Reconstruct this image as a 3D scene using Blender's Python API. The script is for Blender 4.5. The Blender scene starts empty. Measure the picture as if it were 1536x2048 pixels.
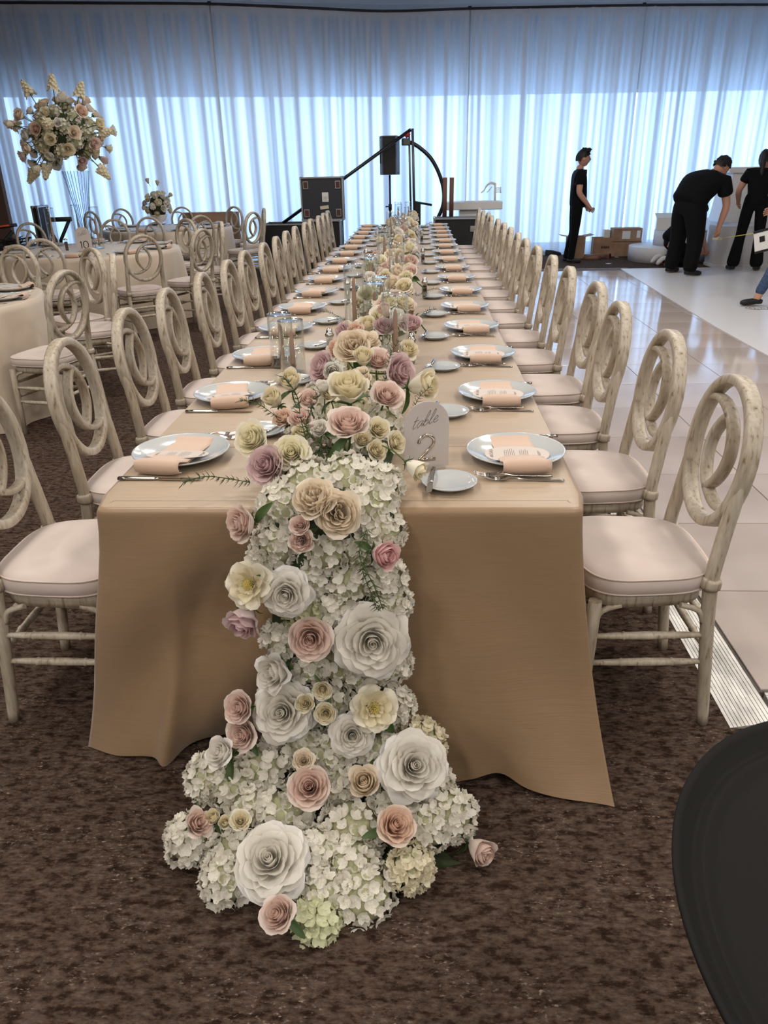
import bpy, bmesh, math, random
import numpy as np
from mathutils import Vector, Matrix, Euler

random.seed(7); RNG = np.random.default_rng(7)
SC = bpy.context.scene
COL = SC.collection
PI = math.pi
rad = math.radians

# ------------------------------------------------------------------ camera
F_PX = 1491.8
CAM = Vector((0.1986, -1.6326, 1.5085))
PITCH, ROLL, YAW = 0.43209, -0.0208, 0.04993
_fw = Vector((-math.sin(YAW)*math.cos(PITCH), math.cos(YAW)*math.cos(PITCH), -math.sin(PITCH)))
_r0 = Vector((math.cos(YAW), math.sin(YAW), 0)); _u0 = _r0.cross(_fw)
_rt = math.cos(ROLL)*_r0 + math.sin(ROLL)*_u0
_up = -math.sin(ROLL)*_r0 + math.cos(ROLL)*_u0
cam_d = bpy.data.cameras.new('camera'); cam = bpy.data.objects.new('camera', cam_d); COL.objects.link(cam)
cam.matrix_world = Matrix(((_rt.x, _up.x, -_fw.x, CAM.x), (_rt.y, _up.y, -_fw.y, CAM.y), (_rt.z, _up.z, -_fw.z, CAM.z), (0, 0, 0, 1)))
cam_d.sensor_fit = 'HORIZONTAL'; cam_d.sensor_width = 36; cam_d.lens = F_PX/1536*36
cam_d.clip_start = 0.02; cam_d.clip_end = 200
SC.camera = cam

def ray(u, w): return _fw + _rt*((u-768)/F_PX) + _up*((1024-w)/F_PX)
def at(u, w, x=None, y=None, z=None):
    d = ray(u, w); a, v = (0, x) if x is not None else ((1, y) if y is not None else (2, z))
    return CAM + d*((v-CAM[a])/d[a])
def depth(p): return (Vector(p)-CAM).dot(_fw)

# ------------------------------------------------------------------ light, world, exposure
def lin(c):
    return tuple(((v/255)/12.92 if v/255 <= .04045 else ((v/255+.055)/1.055)**2.4) for v in c)
W = bpy.data.worlds.new('world'); SC.world = W; W.use_nodes = True
_bg = W.node_tree.nodes['Background']; _bg.inputs[0].default_value = (*lin((187, 217, 252)), 1); _bg.inputs[1].default_value = 4.5
SC.view_settings.view_transform = 'Standard'; SC.view_settings.look = 'None'
SC.view_settings.exposure = 0.0; SC.view_settings.gamma = 1.0; SC.view_settings.use_curve_mapping = False
SC.cycles.max_bounces = 6; SC.cycles.diffuse_bounces = 3; SC.cycles.glossy_bounces = 3
SC.cycles.transparent_max_bounces = 20; SC.cycles.transmission_bounces = 6
SC.cycles.caustics_reflective = False; SC.cycles.caustics_refractive = False
SC.cycles.sample_clamp_indirect = 6.0
WARM = lin((255, 247, 238))
FILL_LAMPS = [(x, y) for y in (-7.0, -4.4, -1.8, .8, 3.4, 6.0, 8.6) for x in (-4.7, -1.4, 1.9, 5.2) if not (x < -4 and y > 3) and not (x > 5 and y > 5)]
FILL_POWER = 40.5

# ------------------------------------------------------------------ helpers
def new_mesh(name, V, F, mats=(), smooth=False, fm=None):
    m = bpy.data.meshes.new(name)
    m.from_pydata([tuple(map(float, v)) for v in V], [], [tuple(map(int, f)) for f in F])
    for k in (mats if isinstance(mats, (list, tuple)) else [mats]): m.materials.append(k)
    if fm is not None: m.polygons.foreach_set('material_index', fm)
    if smooth is True: m.polygons.foreach_set('use_smooth', [True]*len(m.polygons))
    m.update(); return m

class MB:
    """collects shapes for ONE mesh"""
    def __init__(s): s.V = []; s.F = []; s.S = []
    def add(s, V, F, smooth=False):
        o = len(s.V); s.V += [tuple(v) for v in V]; s.F += [tuple(i+o for i in f) for f in F]; s.S += [smooth]*len(F); return s
    def box(s, c, d, rz=0, bev=0):
        x, y, z = d[0]/2, d[1]/2, d[2]/2
        if bev <= 0:
            P = [(a*x, b*y, e*z) for e in (-1, 1) for b in (-1, 1) for a in (-1, 1)]
            F = [(0, 2, 3, 1), (4, 5, 7, 6), (0, 1, 5, 4), (2, 6, 7, 3), (0, 4, 6, 2), (1, 3, 7, 5)]
        else:
            P = []; b_ = min(bev, x*.99, y*.99, z*.99)
            ring = lambda ix, iy, zz: [(-ix, -y if iy else -y+b_, zz)]
            def loop(xx, yy, cc, zz): return [(-xx+cc, -yy, zz), (xx-cc, -yy, zz), (xx, -yy+cc, zz), (xx, yy-cc, zz), (xx-cc, yy, zz), (-xx+cc, yy, zz), (-xx, yy-cc, zz), (-xx, -yy+cc, zz)]
            for zz, k in ((-z, b_), (-z+b_, 0), (z-b_, 0), (z, b_)): P += loop(x-k, y-k, max(b_-k, b_*.3), zz)
            F = [tuple(range(7, -1, -1)), tuple(range(24, 32))]
            for r in range(3):
                for i in range(8): F.append((r*8+i, r*8+(i+1) % 8, r*8+8+(i+1) % 8, r*8+8+i))
        ca, sa = math.cos(rz), math.sin(rz)
        P = [(c[0]+ca*p[0]-sa*p[1], c[1]+sa*p[0]+ca*p[1], c[2]+p[2]) for p in P]
        return s.add(P, F)
    def tube(s, pts, r, n=8, caps=True, closed=False, flat=None, upv=None):
        """pts path; r radius or list; flat=(a,b) elliptical/rounded section scale along (side,up)"""
        pts = [Vector(p) for p in pts]; N = len(pts)
        rs = r if isinstance(r, (list, tuple)) else [r]*N
        T = []
        for i in range(N):
            a = pts[(i-1) % N] if (closed or i > 0) else pts[i]; b = pts[(i+1) % N] if (closed or i < N-1) else pts[i]
            T.append((b-a).normalized())
        u = Vector(upv) if upv is not None else (Vector((0, 0, 1)) if abs(T[0].z) < .9 else Vector((1, 0, 0)))
        V = []; nrm = None
        for i in range(N):
            t = T[i]
            if upv is not None: nrm = (u-t*u.dot(t)).normalized()
            else:
                if nrm is None: nrm = (u-t*u.dot(t)).normalized()
                else: nrm = (nrm-t*nrm.dot(t)).normalized()
            sd = t.cross(nrm)
            for k in range(n):
                a = 2*PI*(k+.5)/n; ca, sa = math.cos(a), math.sin(a)
                if flat:
                    e = .32 if n == 8 else .55
                    ca = math.copysign(abs(ca)**e, ca)*flat[0]; sa = math.copysign(abs(sa)**e, sa)*flat[1]
                V.append(pts[i]+sd*(rs[i]*ca)+nrm*(rs[i]*sa))
        F = []
        for i in range(N if closed else N-1):
            j = (i+1) % N
            for k in range(n): F.append((i*n+k, i*n+(k+1) % n, j*n+(k+1) % n, j*n+k))
        s.add(V, F, True)
        if caps and not closed:
            o = len(s.V)-len(V)
            s.F += [tuple(o+k for k in range(n-1, -1, -1)), tuple(o+(N-1)*n+k for k in range(n))]; s.S += [False, False]
        return s
    def lathe(s, prof, n=24, c=(0, 0, 0), close=False, sx=1, sy=1):
        V = []; F = []
        for (r, z) in prof:
            for k in range(n):
                a = 2*PI*k/n; V.append((c[0]+r*math.cos(a)*sx, c[1]+r*math.sin(a)*sy, c[2]+z))
        M = len(prof)
        for i in range(M if close else M-1):
            j = (i+1) % M
            for k in range(n): F.append((i*n+k, i*n+(k+1) % n, j*n+(k+1) % n, j*n+k))
        s.add(V, F, True)
        if not close:
            o = len(s.V)-len(V)
            if prof[0][0] > 1e-5: s.F.append(tuple(o+k for k in range(n-1, -1, -1))); s.S.append(False)
            if prof[-1][0] > 1e-5: s.F.append(tuple(o+(M-1)*n+k for k in range(n))); s.S.append(False)
        return s
    def prism(s, poly, z0, z1, smooth=False):
        n = len(poly)
        V = [(p[0], p[1], z0) for p in poly]+[(p[0], p[1], z1) for p in poly]
        F = [tuple(range(n-1, -1, -1)), tuple(range(n, 2*n))]+[(i, (i+1) % n, n+(i+1) % n, n+i) for i in range(n)]
        return s.add(V, F, smooth)
    def grid(s, G, closeu=False, smooth=True, flip=False):
        """G[i][j] points"""
        nu = len(G); nv = len(G[0]); V = [p for row in G for p in row]; F = []
        for i in range(nu if closeu else nu-1):
            k = (i+1) % nu
            for j in range(nv-1): F.append((i*nv+j, i*nv+j+1, k*nv+j+1, k*nv+j) if flip else (i*nv+j, k*nv+j, k*nv+j+1, i*nv+j+1))
        return s.add(V, F, smooth)
    def xf(s, M): s.V = [tuple(M @ Vector(v)) for v in s.V]; return s
    def mesh(s, name, mat):
        m = new_mesh(name, s.V, s.F, mat); m.polygons.foreach_set('use_smooth', s.S); m.update(); return m
    def build(s, name, mat, parent=None, loc=None):
        return link(name, s.mesh(name, mat), parent, loc)

def link(name, mesh, parent=None, loc=None, rot=None):
    o = bpy.data.objects.new(name, mesh); COL.objects.link(o)
    if parent: o.parent = parent
    if loc is not None: o.location = loc
    if rot is not None: o.rotation_euler = rot
    return o
def tag(o, label=None, cat=None, group=None, kind=None):
    if label: o['label'] = label
    if cat: o['category'] = cat
    if group: o['group'] = group
    if kind: o['kind'] = kind
    return o
def thing(name, label, cat, loc=(0, 0, 0), rz=0, group=None):
    o = bpy.data.objects.new(name, None); COL.objects.link(o); o.empty_display_size = .05
    o.location = loc; o.rotation_euler = (0, 0, rz); return tag(o, label, cat, group)
def struct(name, mb, mat, label=None):
    o = mb.build(name, mat); o['kind'] = 'structure'
    if label: o['label'] = label
    return o
def dup(root, loc, rz=0, label=None, group=None, rot=None, scale=None):
    def rec(o, par):
        c = o.copy(); COL.objects.link(c); c.parent = par
        for ch in o.children: rec(ch, c)
        return c
    r = rec(root, None); r.location = loc; r.rotation_euler = rot if rot is not None else (0, 0, rz)
    if scale: r.scale = (scale,)*3
    if label: r['label'] = label
    if group: r['group'] = group
    return r
def spline(P, n=8, closed=False):
    P = [Vector(p) for p in P]; out = []; N = len(P)
    for i in range(N if closed else N-1):
        g = lambda k: P[k % N] if closed else P[max(0, min(N-1, k))]
        a, b, c, d = g(i-1), g(i), g(i+1), g(i+2)
        for j in range(n):
            t = j/n
            out.append(.5*((2*b)+(c-a)*t+(2*a-5*b+4*c-d)*t*t+(3*b-a-3*c+d)*t**3))
    if not closed: out.append(P[-1])
    return out
ORD = 'first second third fourth fifth sixth seventh eighth ninth tenth eleventh twelfth thirteenth fourteenth fifteenth sixteenth seventeenth eighteenth nineteenth twentieth'.split()

# ------------------------------------------------------------------ materials
def mat(name, col, rough=.5, metal=0, spec=.5, coat=0, sheen=0, alpha=1, transl=0):
    m = bpy.data.materials.new(name); m.use_nodes = True
    nt = m.node_tree; b = nt.nodes['Principled BSDF']
    b.inputs['Base Color'].default_value = (*lin(col), 1); b.inputs['Roughness'].default_value = rough
    b.inputs['Metallic'].default_value = metal; b.inputs['Specular IOR Level'].default_value = spec
    if coat: b.inputs['Coat Weight'].default_value = coat; b.inputs['Coat Roughness'].default_value = .05
    if sheen: b.inputs['Sheen Weight'].default_value = sheen
    if transl:
        tr = nt.nodes.new('ShaderNodeBsdfTranslucent'); tr.inputs[0].default_value = (*lin(col), 1)
        mx = nt.nodes.new('ShaderNodeMixShader'); mx.inputs[0].default_value = transl
        nt.links.new(b.outputs[0], mx.inputs[1]); nt.links.new(tr.outputs[0], mx.inputs[2])
        nt.links.new(mx.outputs[0], nt.nodes['Material Output'].inputs[0])
    return m
def N(m, t, **k):
    n = m.node_tree.nodes.new(t)
    for a, v in k.items(): setattr(n, a, v)
    return n
def L(m, a, b): m.node_tree.links.new(a, b)
def noise(m, scale, detail=4, mapscale=(1, 1, 1), rough=.55, coord='Object', dist=0):
    tc = N(m, 'ShaderNodeTexCoord'); mp = N(m, 'ShaderNodeMapping'); mp.inputs['Scale'].default_value = mapscale
    n = N(m, 'ShaderNodeTexNoise'); n.inputs['Scale'].default_value = scale; n.inputs['Detail'].default_value = detail
    n.inputs['Roughness'].default_value = rough; n.inputs['Distortion'].default_value = dist
    L(m, tc.outputs[coord], mp.inputs[0]); L(m, mp.outputs[0], n.inputs['Vector']); return n
def ramp(m, fac, stops):
    r = N(m, 'ShaderNodeValToRGB'); e = r.color_ramp.elements
    while len(e) < len(stops): e.new(.5)
    for k, (p, c) in enumerate(stops): e[k].position = p; e[k].color = (*lin(c), 1)
    L(m, fac, r.inputs[0]); return r
def bump(m, h, strength=.3, dist=.01):
    b = N(m, 'ShaderNodeBump'); b.inputs['Strength'].default_value = strength; b.inputs['Distance'].default_value = dist
    L(m, h, b.inputs['Height']); L(m, b.outputs[0], m.node_tree.nodes['Principled BSDF'].inputs['Normal'])
def mixrgb(m, fac, a, b, mode='MIX'):
    x = N(m, 'ShaderNodeMix', data_type='RGBA', blend_type=mode)
    if isinstance(fac, (int, float)): x.inputs[0].default_value = fac
    else: L(m, fac, x.inputs[0])
    for s, v in ((6, a), (7, b)):
        if isinstance(v, tuple): x.inputs[s].default_value = (*lin(v), 1)
        else: L(m, v, x.inputs[s])
    return x.outputs[2]
def base(m, sock): L(m, sock, m.node_tree.nodes['Principled BSDF'].inputs['Base Color'])

M = {}
# carpet
m = M['carpet'] = mat('carpet_brown', (96, 78, 66), 1.0, spec=.1)
n1 = noise(m, 1, 4, (24, 46, 1), .66); n2 = noise(m, 1, 3, (75, 150, 1), .6); n3 = noise(m, 1, 3, (5, 8, 1), .6); n4 = noise(m, 1, 5, (44, 105, 1), .7)
r1 = ramp(m, n1.outputs[0], [(.30, (58, 43, 34)), (.42, (76, 58, 48)), (.475, (106, 86, 74)), (.58, (120, 101, 89)), (.70, (132, 113, 101))])
r4 = ramp(m, n4.outputs[0], [(.34, (70, 70, 70)), (.5, (128, 128, 128)), (.66, (172, 170, 168))])
c = mixrgb(m, .8, r1.outputs[0], r4.outputs[0], 'OVERLAY')
fm1 = N(m, 'ShaderNodeMapRange'); fm1.inputs[1].default_value = .58; fm1.inputs[2].default_value = .74; L(m, n2.outputs[0], fm1.inputs[0])
fm2 = N(m, 'ShaderNodeMapRange'); fm2.inputs[1].default_value = .48; fm2.inputs[2].default_value = .60; L(m, n3.outputs[0], fm2.inputs[0])
fx_ = N(m, 'ShaderNodeMath', operation='MULTIPLY'); L(m, fm1.outputs[0], fx_.inputs[0]); L(m, fm2.outputs[0], fx_.inputs[1])
base(m, mixrgb(m, fx_.outputs[0], c, (172, 154, 140)))
ad = N(m, 'ShaderNodeMath', operation='ADD'); L(m, n1.outputs[0], ad.inputs[0]); L(m, n4.outputs[0], ad.inputs[1]); bump(m, ad.outputs[0], .7, .02)
M['carpet_grey'] = M['carpet']
# whitewashed chair wood
m = M['wood'] = mat('whitewashed_wood', (208, 198, 178), .42, spec=.45)
n1 = noise(m, 1, 5, (95, 95, 14), .6); n2 = noise(m, 1, 4, (11, 11, 4), .5)
r1 = ramp(m, n1.outputs[0], [(.24, (98, 78, 58)), (.33, (150, 134, 114)), (.42, (186, 175, 158)), (.7, (207, 199, 186))])
r2 = ramp(m, n2.outputs[0], [(.3, (206, 196, 180)), (.65, (255, 255, 253))])
base(m, mixrgb(m, .8, r1.outputs[0], r2.outputs[0], 'MULTIPLY')); bump(m, n1.outputs[0], .25, .003)
# cloths
m = M['cushion'] = mat('cushion_fabric', (203, 189, 181), .85, sheen=.2)
n1 = noise(m, 9, 3); bump(m, n1.outputs[0], .25, .01)
M['piping'] = mat('cushion_piping', (208, 192, 182), .85)
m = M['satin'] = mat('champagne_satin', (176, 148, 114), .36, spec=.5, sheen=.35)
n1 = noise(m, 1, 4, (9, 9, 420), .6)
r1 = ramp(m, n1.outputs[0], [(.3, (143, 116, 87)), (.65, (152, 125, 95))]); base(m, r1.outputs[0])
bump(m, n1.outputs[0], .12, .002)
m = M['satin_lit_top'] = mat('champagne_satin_lit_top', (214, 190, 158), .40, spec=.5, sheen=.3)  # same satin as the drop, coloured lighter to paint in light on the top
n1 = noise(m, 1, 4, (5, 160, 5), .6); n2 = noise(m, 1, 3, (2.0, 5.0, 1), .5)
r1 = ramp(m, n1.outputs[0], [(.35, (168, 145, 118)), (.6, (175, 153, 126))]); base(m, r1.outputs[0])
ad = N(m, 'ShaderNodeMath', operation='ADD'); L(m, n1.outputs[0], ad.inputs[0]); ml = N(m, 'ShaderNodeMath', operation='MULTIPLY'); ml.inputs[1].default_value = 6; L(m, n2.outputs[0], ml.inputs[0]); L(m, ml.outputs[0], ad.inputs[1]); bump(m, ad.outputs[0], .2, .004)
m = M['linen'] = mat('round_table_satin', (200, 184, 164), .5, sheen=.3)
n1 = noise(m, 30, 3); bump(m, n1.outputs[0], .05, .002)
M['napkin'] = mat('blush_napkin', (206, 178, 157), .62, sheen=.3)
M['card'] = mat('menu_card', (206, 194, 185), .6)
M['ink'] = mat('grey_ink', (96, 90, 88), .7)
M['china'] = mat('grey_white_china', (190, 194, 194), .14, coat=.6)
M['steel'] = mat('polished_steel', (190, 186, 180), .16, metal=1)
M['candle'] = mat('mauve_taper_wax', (188, 150, 132), .45, transl=.12)
M['wick'] = mat('wick', (235, 225, 210), .8)
M['black'] = mat('matte_black', (16, 16, 18), .6)
M['blackgloss'] = mat('satin_black', (22, 22, 26), .35)
M['darkgrey'] = mat('dark_grey_laminate', (44, 46, 54), .5)
M['alu'] = mat('aluminium', (176, 178, 180), .35, metal=.9)
m = M['ramp'] = mat('aluminium_ramp', (206, 204, 198), .42, metal=.35)
n1 = noise(m, 1, 3, (14, 5, 1), .6); r1 = ramp(m, n1.outputs[0], [(.35, (170, 168, 162)), (.6, (222, 220, 214))]); base(m, r1.outputs[0])
m = M['cardboard'] = mat('cardboard', (168, 134, 108), .85)
n1 = noise(m, 7, 3); r1 = ramp(m, n1.outputs[0], [(.3, (150, 118, 94)), (.7, (176, 142, 114))]); base(m, r1.outputs[0])
M['paper'] = mat('white_paper', (232, 232, 228), .7)
M['white'] = mat('white_paint', (232, 230, 228), .4)
M['vinyl'] = mat('white_dance_vinyl', (222, 220, 220), .3, spec=.5)
m = M['tile'] = mat('polished_tile', (214, 202, 194), .085, spec=.5)
n1 = noise(m, 1, 3, (1.1, 1.1, 1), .5); r1 = ramp(m, n1.outputs[0], [(.3, (176, 163, 156)), (.7, (192, 181, 175))]); base(m, r1.outputs[0])
M['grout'] = mat('tile_joint', (96, 88, 84), .8)
M['wall'] = mat('wall_paint', (200, 198, 196), .9)
M['wallb'] = mat('window_wall_paint', (206, 208, 212), .9)
M['ceil'] = mat('ceiling_paint', (206, 205, 204), .95)
M['brownwall'] = mat('brown_wall', (98, 76, 64), .8)
M['leaf'] = mat('green_leaf', (72, 96, 50), .55, transl=.2)
M['stem'] = mat('green_stem', (70, 92, 44), .6)
M['needle'] = mat('needle_leaf', (74, 86, 52), .6)
M['foam'] = mat('dark_green_foliage_core', (52, 62, 36), .95)
M['skin'] = mat('skin', (196, 146, 122), .55)
M['hair'] = mat('dark_hair', (22, 18, 18), .6)
M['shirt'] = mat('black_cotton', (12, 12, 15), .9, spec=.2)
M['trouser'] = mat('black_trouser_cloth', (11, 11, 13), .9, spec=.2)
m = M['jean'] = mat('blue_denim', (52, 72, 104), .9); n1 = noise(m, 40, 3); r1 = ramp(m, n1.outputs[0], [(.3, (36, 54, 84)), (.7, (70, 92, 124))]); base(m, r1.outputs[0])
def glassmat(name, tint=(250, 252, 252), refl=.9, rough=.02, base_a=.03):
    m = bpy.data.materials.new(name); m.use_nodes = True; nt = m.node_tree; nt.nodes.clear()
    o = nt.nodes.new('ShaderNodeOutputMaterial'); t = nt.nodes.new('ShaderNodeBsdfTransparent'); t.inputs[0].default_value = (*lin(tint), 1)
    g = nt.nodes.new('ShaderNodeBsdfGlossy'); g.inputs['Roughness'].default_value = rough; g.inputs[0].default_value = (1, 1, 1, 1)
    lw = nt.nodes.new('ShaderNodeLayerWeight'); lw.inputs[0].default_value = .5; pw = nt.nodes.new('ShaderNodeMath'); pw.operation = 'POWER'; pw.inputs[1].default_value = 3.2; nt.links.new(lw.outputs['Facing'], pw.inputs[0])
    mr = nt.nodes.new('ShaderNodeMapRange'); mr.inputs[3].default_value = base_a; mr.inputs[4].default_value = refl
    nt.links.new(pw.outputs[0], mr.inputs[0])
    x = nt.nodes.new('ShaderNodeMixShader'); nt.links.new(mr.outputs[0], x.inputs[0])
    nt.links.new(t.outputs[0], x.inputs[1]); nt.links.new(g.outputs[0], x.inputs[2]); nt.links.new(x.outputs[0], o.inputs[0]); return m
M['glass'] = glassmat('clear_glass')
M['winglass'] = glassmat('window_glass', (245, 250, 255), .4)
M['acrylic'] = mat('frosted_acrylic', (224, 217, 214), .35, transl=.35)
M['mirror'] = mat('silver_mirror_acrylic', (215, 205, 190), .08, metal=1)
M['rose_w'] = mat('white_petal', (240, 237, 230), .6, transl=.28, sheen=.2)
PC = {'white': ((244, 242, 238), (244, 240, 231)), 'cream': ((240, 234, 215), (240, 230, 200)), 'ivory': ((243, 231, 212), (244, 231, 210)),
      'yellow': ((246, 241, 224), (247, 241, 214)), 'blush': ((240, 225, 215), (236, 212, 200)), 'peach': ((240, 222, 207), (238, 210, 190)),
      'mauve': ((228, 209, 207), (222, 194, 195)), 'pink': ((238, 204, 201), (236, 196, 194)), 'green': ((224, 226, 192), (206, 212, 160))}
PM = {}
for k, (a, b) in PC.items(): PM[k] = (mat(k+'_outer_petal', a, .6, transl=.3, sheen=.15), mat(k+'_inner_petal', b, .6, transl=.4, sheen=.15))
HM = {'white': mat('white_hydrangea_petal', (238, 234, 222), .65, transl=.3), 'green': mat('green_white_hydrangea_petal', (226, 228, 192), .65, transl=.3),
      'cream': mat('cream_hydrangea_petal', (238, 230, 204), .65, transl=.3)}
HE = mat('hydrangea_floret_eye', (226, 222, 190), .7)
HC = mat('hydrangea_shaded_core', (164, 164, 130), .9)  # greenish core, its colour darkened as painted shade between the heads
M['stamen'] = mat('yellow_stamen', (214, 196, 110), .7)
# sheer curtain: gathered density varies along its width, so stripes let more or less daylight through
m = bpy.data.materials.new('sheer_voile'); m.use_nodes = True; nt = m.node_tree; nt.nodes.clear(); M['voile'] = m
o = nt.nodes.new('ShaderNodeOutputMaterial')
at_ = nt.nodes.new('ShaderNodeAttribute'); at_.attribute_name = 'weave'
tl = nt.nodes.new('ShaderNodeBsdfTranslucent'); df = nt.nodes.new('ShaderNodeBsdfDiffuse'); tp = nt.nodes.new('ShaderNodeBsdfTransparent')
tl.inputs[0].default_value = (*lin((214, 226, 240)), 1); df.inputs[0].default_value = (*lin((226, 228, 232)), 1); tp.inputs[0].default_value = (1, 1, 1, 1)
mr = nt.nodes.new('ShaderNodeMapRange'); mr.inputs[1].default_value = 0; mr.inputs[2].default_value = 1; mr.inputs[3].default_value = .10; mr.inputs[4].default_value = .78
nt.links.new(at_.outputs['Fac'], mr.inputs[0])
mr2 = nt.nodes.new('ShaderNodeMapRange'); mr2.inputs[3].default_value = .24; mr2.inputs[4].default_value = .0; nt.links.new(at_.outputs['Fac'], mr2.inputs[0])
x1 = nt.nodes.new('ShaderNodeMixShader'); nt.links.new(mr.outputs[0], x1.inputs[0])
nt.links.new(tl.outputs[0], x1.inputs[1]); nt.links.new(df.outputs[0], x1.inputs[2])
x2 = nt.nodes.new('ShaderNodeMixShader'); nt.links.new(mr2.outputs[0], x2.inputs[0]); nt.links.new(x1.outputs[0], x2.inputs[1]); nt.links.new(tp.outputs[0], x2.inputs[2])
nt.links.new(x2.outputs[0], o.inputs[0])

# ------------------------------------------------------------------ the room
XL, XR, YB, ZC = -8.2, 9.6, -9.0, 4.02
struct('floor', MB().add([(XL, YB, 0), (XR, YB, 0), (XR, 15.2, 0), (XL, 15.2, 0)], [(0, 1, 2, 3)]), M['carpet'], 'brown mottled carpet floor')
struct('ceiling', MB().box(((XL+XR)/2, (YB+15.2)/2, ZC+.05), (XR-XL+.4, 15.2-YB+.4, .1)), M['ceil'])
struct('wall_front', MB().box(((XL+XR)/2, YB-.05, ZC/2), (XR-XL+.2, .1, ZC)), M['wall'])
struct('wall_right', MB().box((XR+.05, 3.1, ZC/2), (.1, 24.4, ZC)), M['wall'])
struct('wall_left', MB().box((XL-.05, 3.1, ZC/2), (.1, 24.4, ZC)), M['brownwall'])
# window wall behind the curtain: header, sill and glazed bays
HEAD = 2.72
WP = [Vector((-8.15, 11.35, 0)), Vector((-.4, 13.55, 0)), Vector((XR, 14.45, 0))]
wn = 0
for k in range(2):
    a, b = WP[k], WP[k+1]; d = (b-a); ln = d.length; d.normalize(); az = math.atan2(d.y, d.x); mid = (a+b)/2
    hb = MB().box((mid.x, mid.y, (HEAD+ZC)/2), (ln+.05, .18, ZC-HEAD), az).box((mid.x, mid.y, .04), (ln+.05, .18, .08), az)
    struct('wall_back_left' if k == 0 else 'wall_back_right', hb, M['wallb'])
    nb = round(ln/2.3); wd = ln/nb
    for i in range(nb):
        c = a+d*(wd*(i+.5)); wn += 1
        fr = MB()
        for s in (-1, 1): fr.box((s*(wd/2-.02), 0, (HEAD+.08)/2), (.04, .08, HEAD-.08))
        fr.box((0, 0, HEAD-.03), (wd, .08, .06)).box((0, 0, .11), (wd, .08, .06))
        w_ = fr.build('window_%d' % wn, M['white'], None, (c.x, c.y, 0)); w_.rotation_euler.z = az; w_['kind'] = 'structure'
        for z0, z1 in ((.14, HEAD-.06),):
            MB().add([(-wd/2+.04, 0, z0), (wd/2-.04, 0, z0), (wd/2-.04, 0, z1), (-wd/2+.04, 0, z1)], [(0, 1, 2, 3)]).build('pane', M['winglass'], w_)
# unseen drum lamps added under the ceiling for soft, even fill light
E_ = bpy.data.materials.new('fill_lamp_lens'); E_.use_nodes = True
_b = E_.node_tree.nodes['Principled BSDF']; _b.inputs['Emission Color'].default_value = (*WARM, 1); _b.inputs['Emission Strength'].default_value = 12
fill0 = None
for i, (x, y) in enumerate(FILL_LAMPS):
    if fill0 is None:
        t = thing('added_fill_lamp', 'round drum fill lamp added on the ceiling', 'ceiling light', group='added fill lamps')
        MB().lathe([(.001, 0), (.33, 0), (.34, -.01), (.34, -.09), (.325, -.095)], 32).build('drum', M['white'], t)
        MB().lathe([(0.001, -.088), (.326, -.088)], 32).build('lens', E_, t)
        fill0 = t
    else: t = dup(fill0, (0, 0, 0))
    t.location = (x, y, ZC)
    ld = bpy.data.lights.new('added_fill_light', 'AREA'); ld.shape = 'DISK'; ld.size = .62; ld.energy = FILL_POWER; ld.color = WARM
    lo = bpy.data.objects.new('added_fill_light', ld); COL.objects.link(lo); lo.location = (x, y, ZC-.10)

# ------------------------------------------------------------------ sheer curtain on pipes
CP = [(-7.3, 11.05), (-4.5, 11.53), (-2.98, 11.84), (-1.66, 12.33), (-.354, 12.83), (1.05, 12.84), (2.48, 12.9), (3.92, 13.0), (5.96, 13.28), (8.6, 13.75)]
ZT = 3.82
cs = spline([(x, y, 0) for x, y in CP], 10)
cl = [0]
for i in range(1, len(cs)): cl.append(cl[-1]+(cs[i]-cs[i-1]).length)
def cpos(s):
    i = int(np.searchsorted(cl, s)); i = min(max(i, 1), len(cs)-1)
    f = (s-cl[i-1])/(cl[i]-cl[i-1]); p = cs[i-1].lerp(cs[i], f); t = (cs[i]-cs[i-1]).normalized()
    return p, Vector((t.y, -t.x, 0))          # normal towards the room
rc = np.random.default_rng(3)
def harm(n, lo, hi): return [(rc.uniform(lo, hi), rc.uniform(0, 6.28), rc.uniform(.5, 1)) for _ in range(n)]
H1, H2, H3, H4 = harm(4, 18, 30), harm(6, 40, 75), harm(6, 2, 6), harm(5, 14, 26)
hs = lambda H, s: sum(a*math.sin(f*s+p) for f, p, a in H)/len(H)
breaks = [0, cl[20], cl[50], cl[70], cl[-1]]
zr = [0.004, .05, .25, .7, 1.2, 1.7, 2.2, 2.7, 3.1, 3.45, 3.68, 3.78, ZT]
PANL = ['beside the brown wall, behind the round tables', 'behind the road cases and the long table', 'behind the man in black and the cardboard boxes', 'behind the white stage and pedestal']
for k in range(4):
    s0, s1 = breaks[k]+.012, breaks[k+1]-.012; nn = int((s1-s0)/.0085); G = []; D = []
    for i in range(nn+1):
        s = s0+(s1-s0)*i/nn; row = []; den0 = .5+.5*math.tanh(2.2*(hs(H4, s*1.0)+.75*hs(H2, s*.8)+.35*hs(H3, s)))
        for z in zr:
            t = z/ZT; sw = s+.10*(1-t)*hs(H3, s*.6)+.03*(1-t)*hs(H1, s*.3)
            p, n_ = cpos(min(max(sw, s0), s1))
            amp = .055*(1-.55*t) if z < 3.7 else .012
            off = amp*(hs(H1, s)*1.3+.5*hs(H2, s))+.03*(1-t)**3+(.03 if z < .02 else 0)
            q = p+n_*off; row.append((q.x, q.y, z))
            dd = den0
            if z > 3.7: dd = 1.
            D.append(dd)
        G.append(row)
    mb = MB().grid(G)
    me = mb.mesh('sheer_curtain', M['voile']); a_ = me.attributes.new('weave', 'FLOAT', 'POINT'); a_.data.foreach_set('value', D)
    tag(link('sheer_curtain', me), 'white sheer pleated drape panel '+PANL[k], 'curtain')
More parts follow.
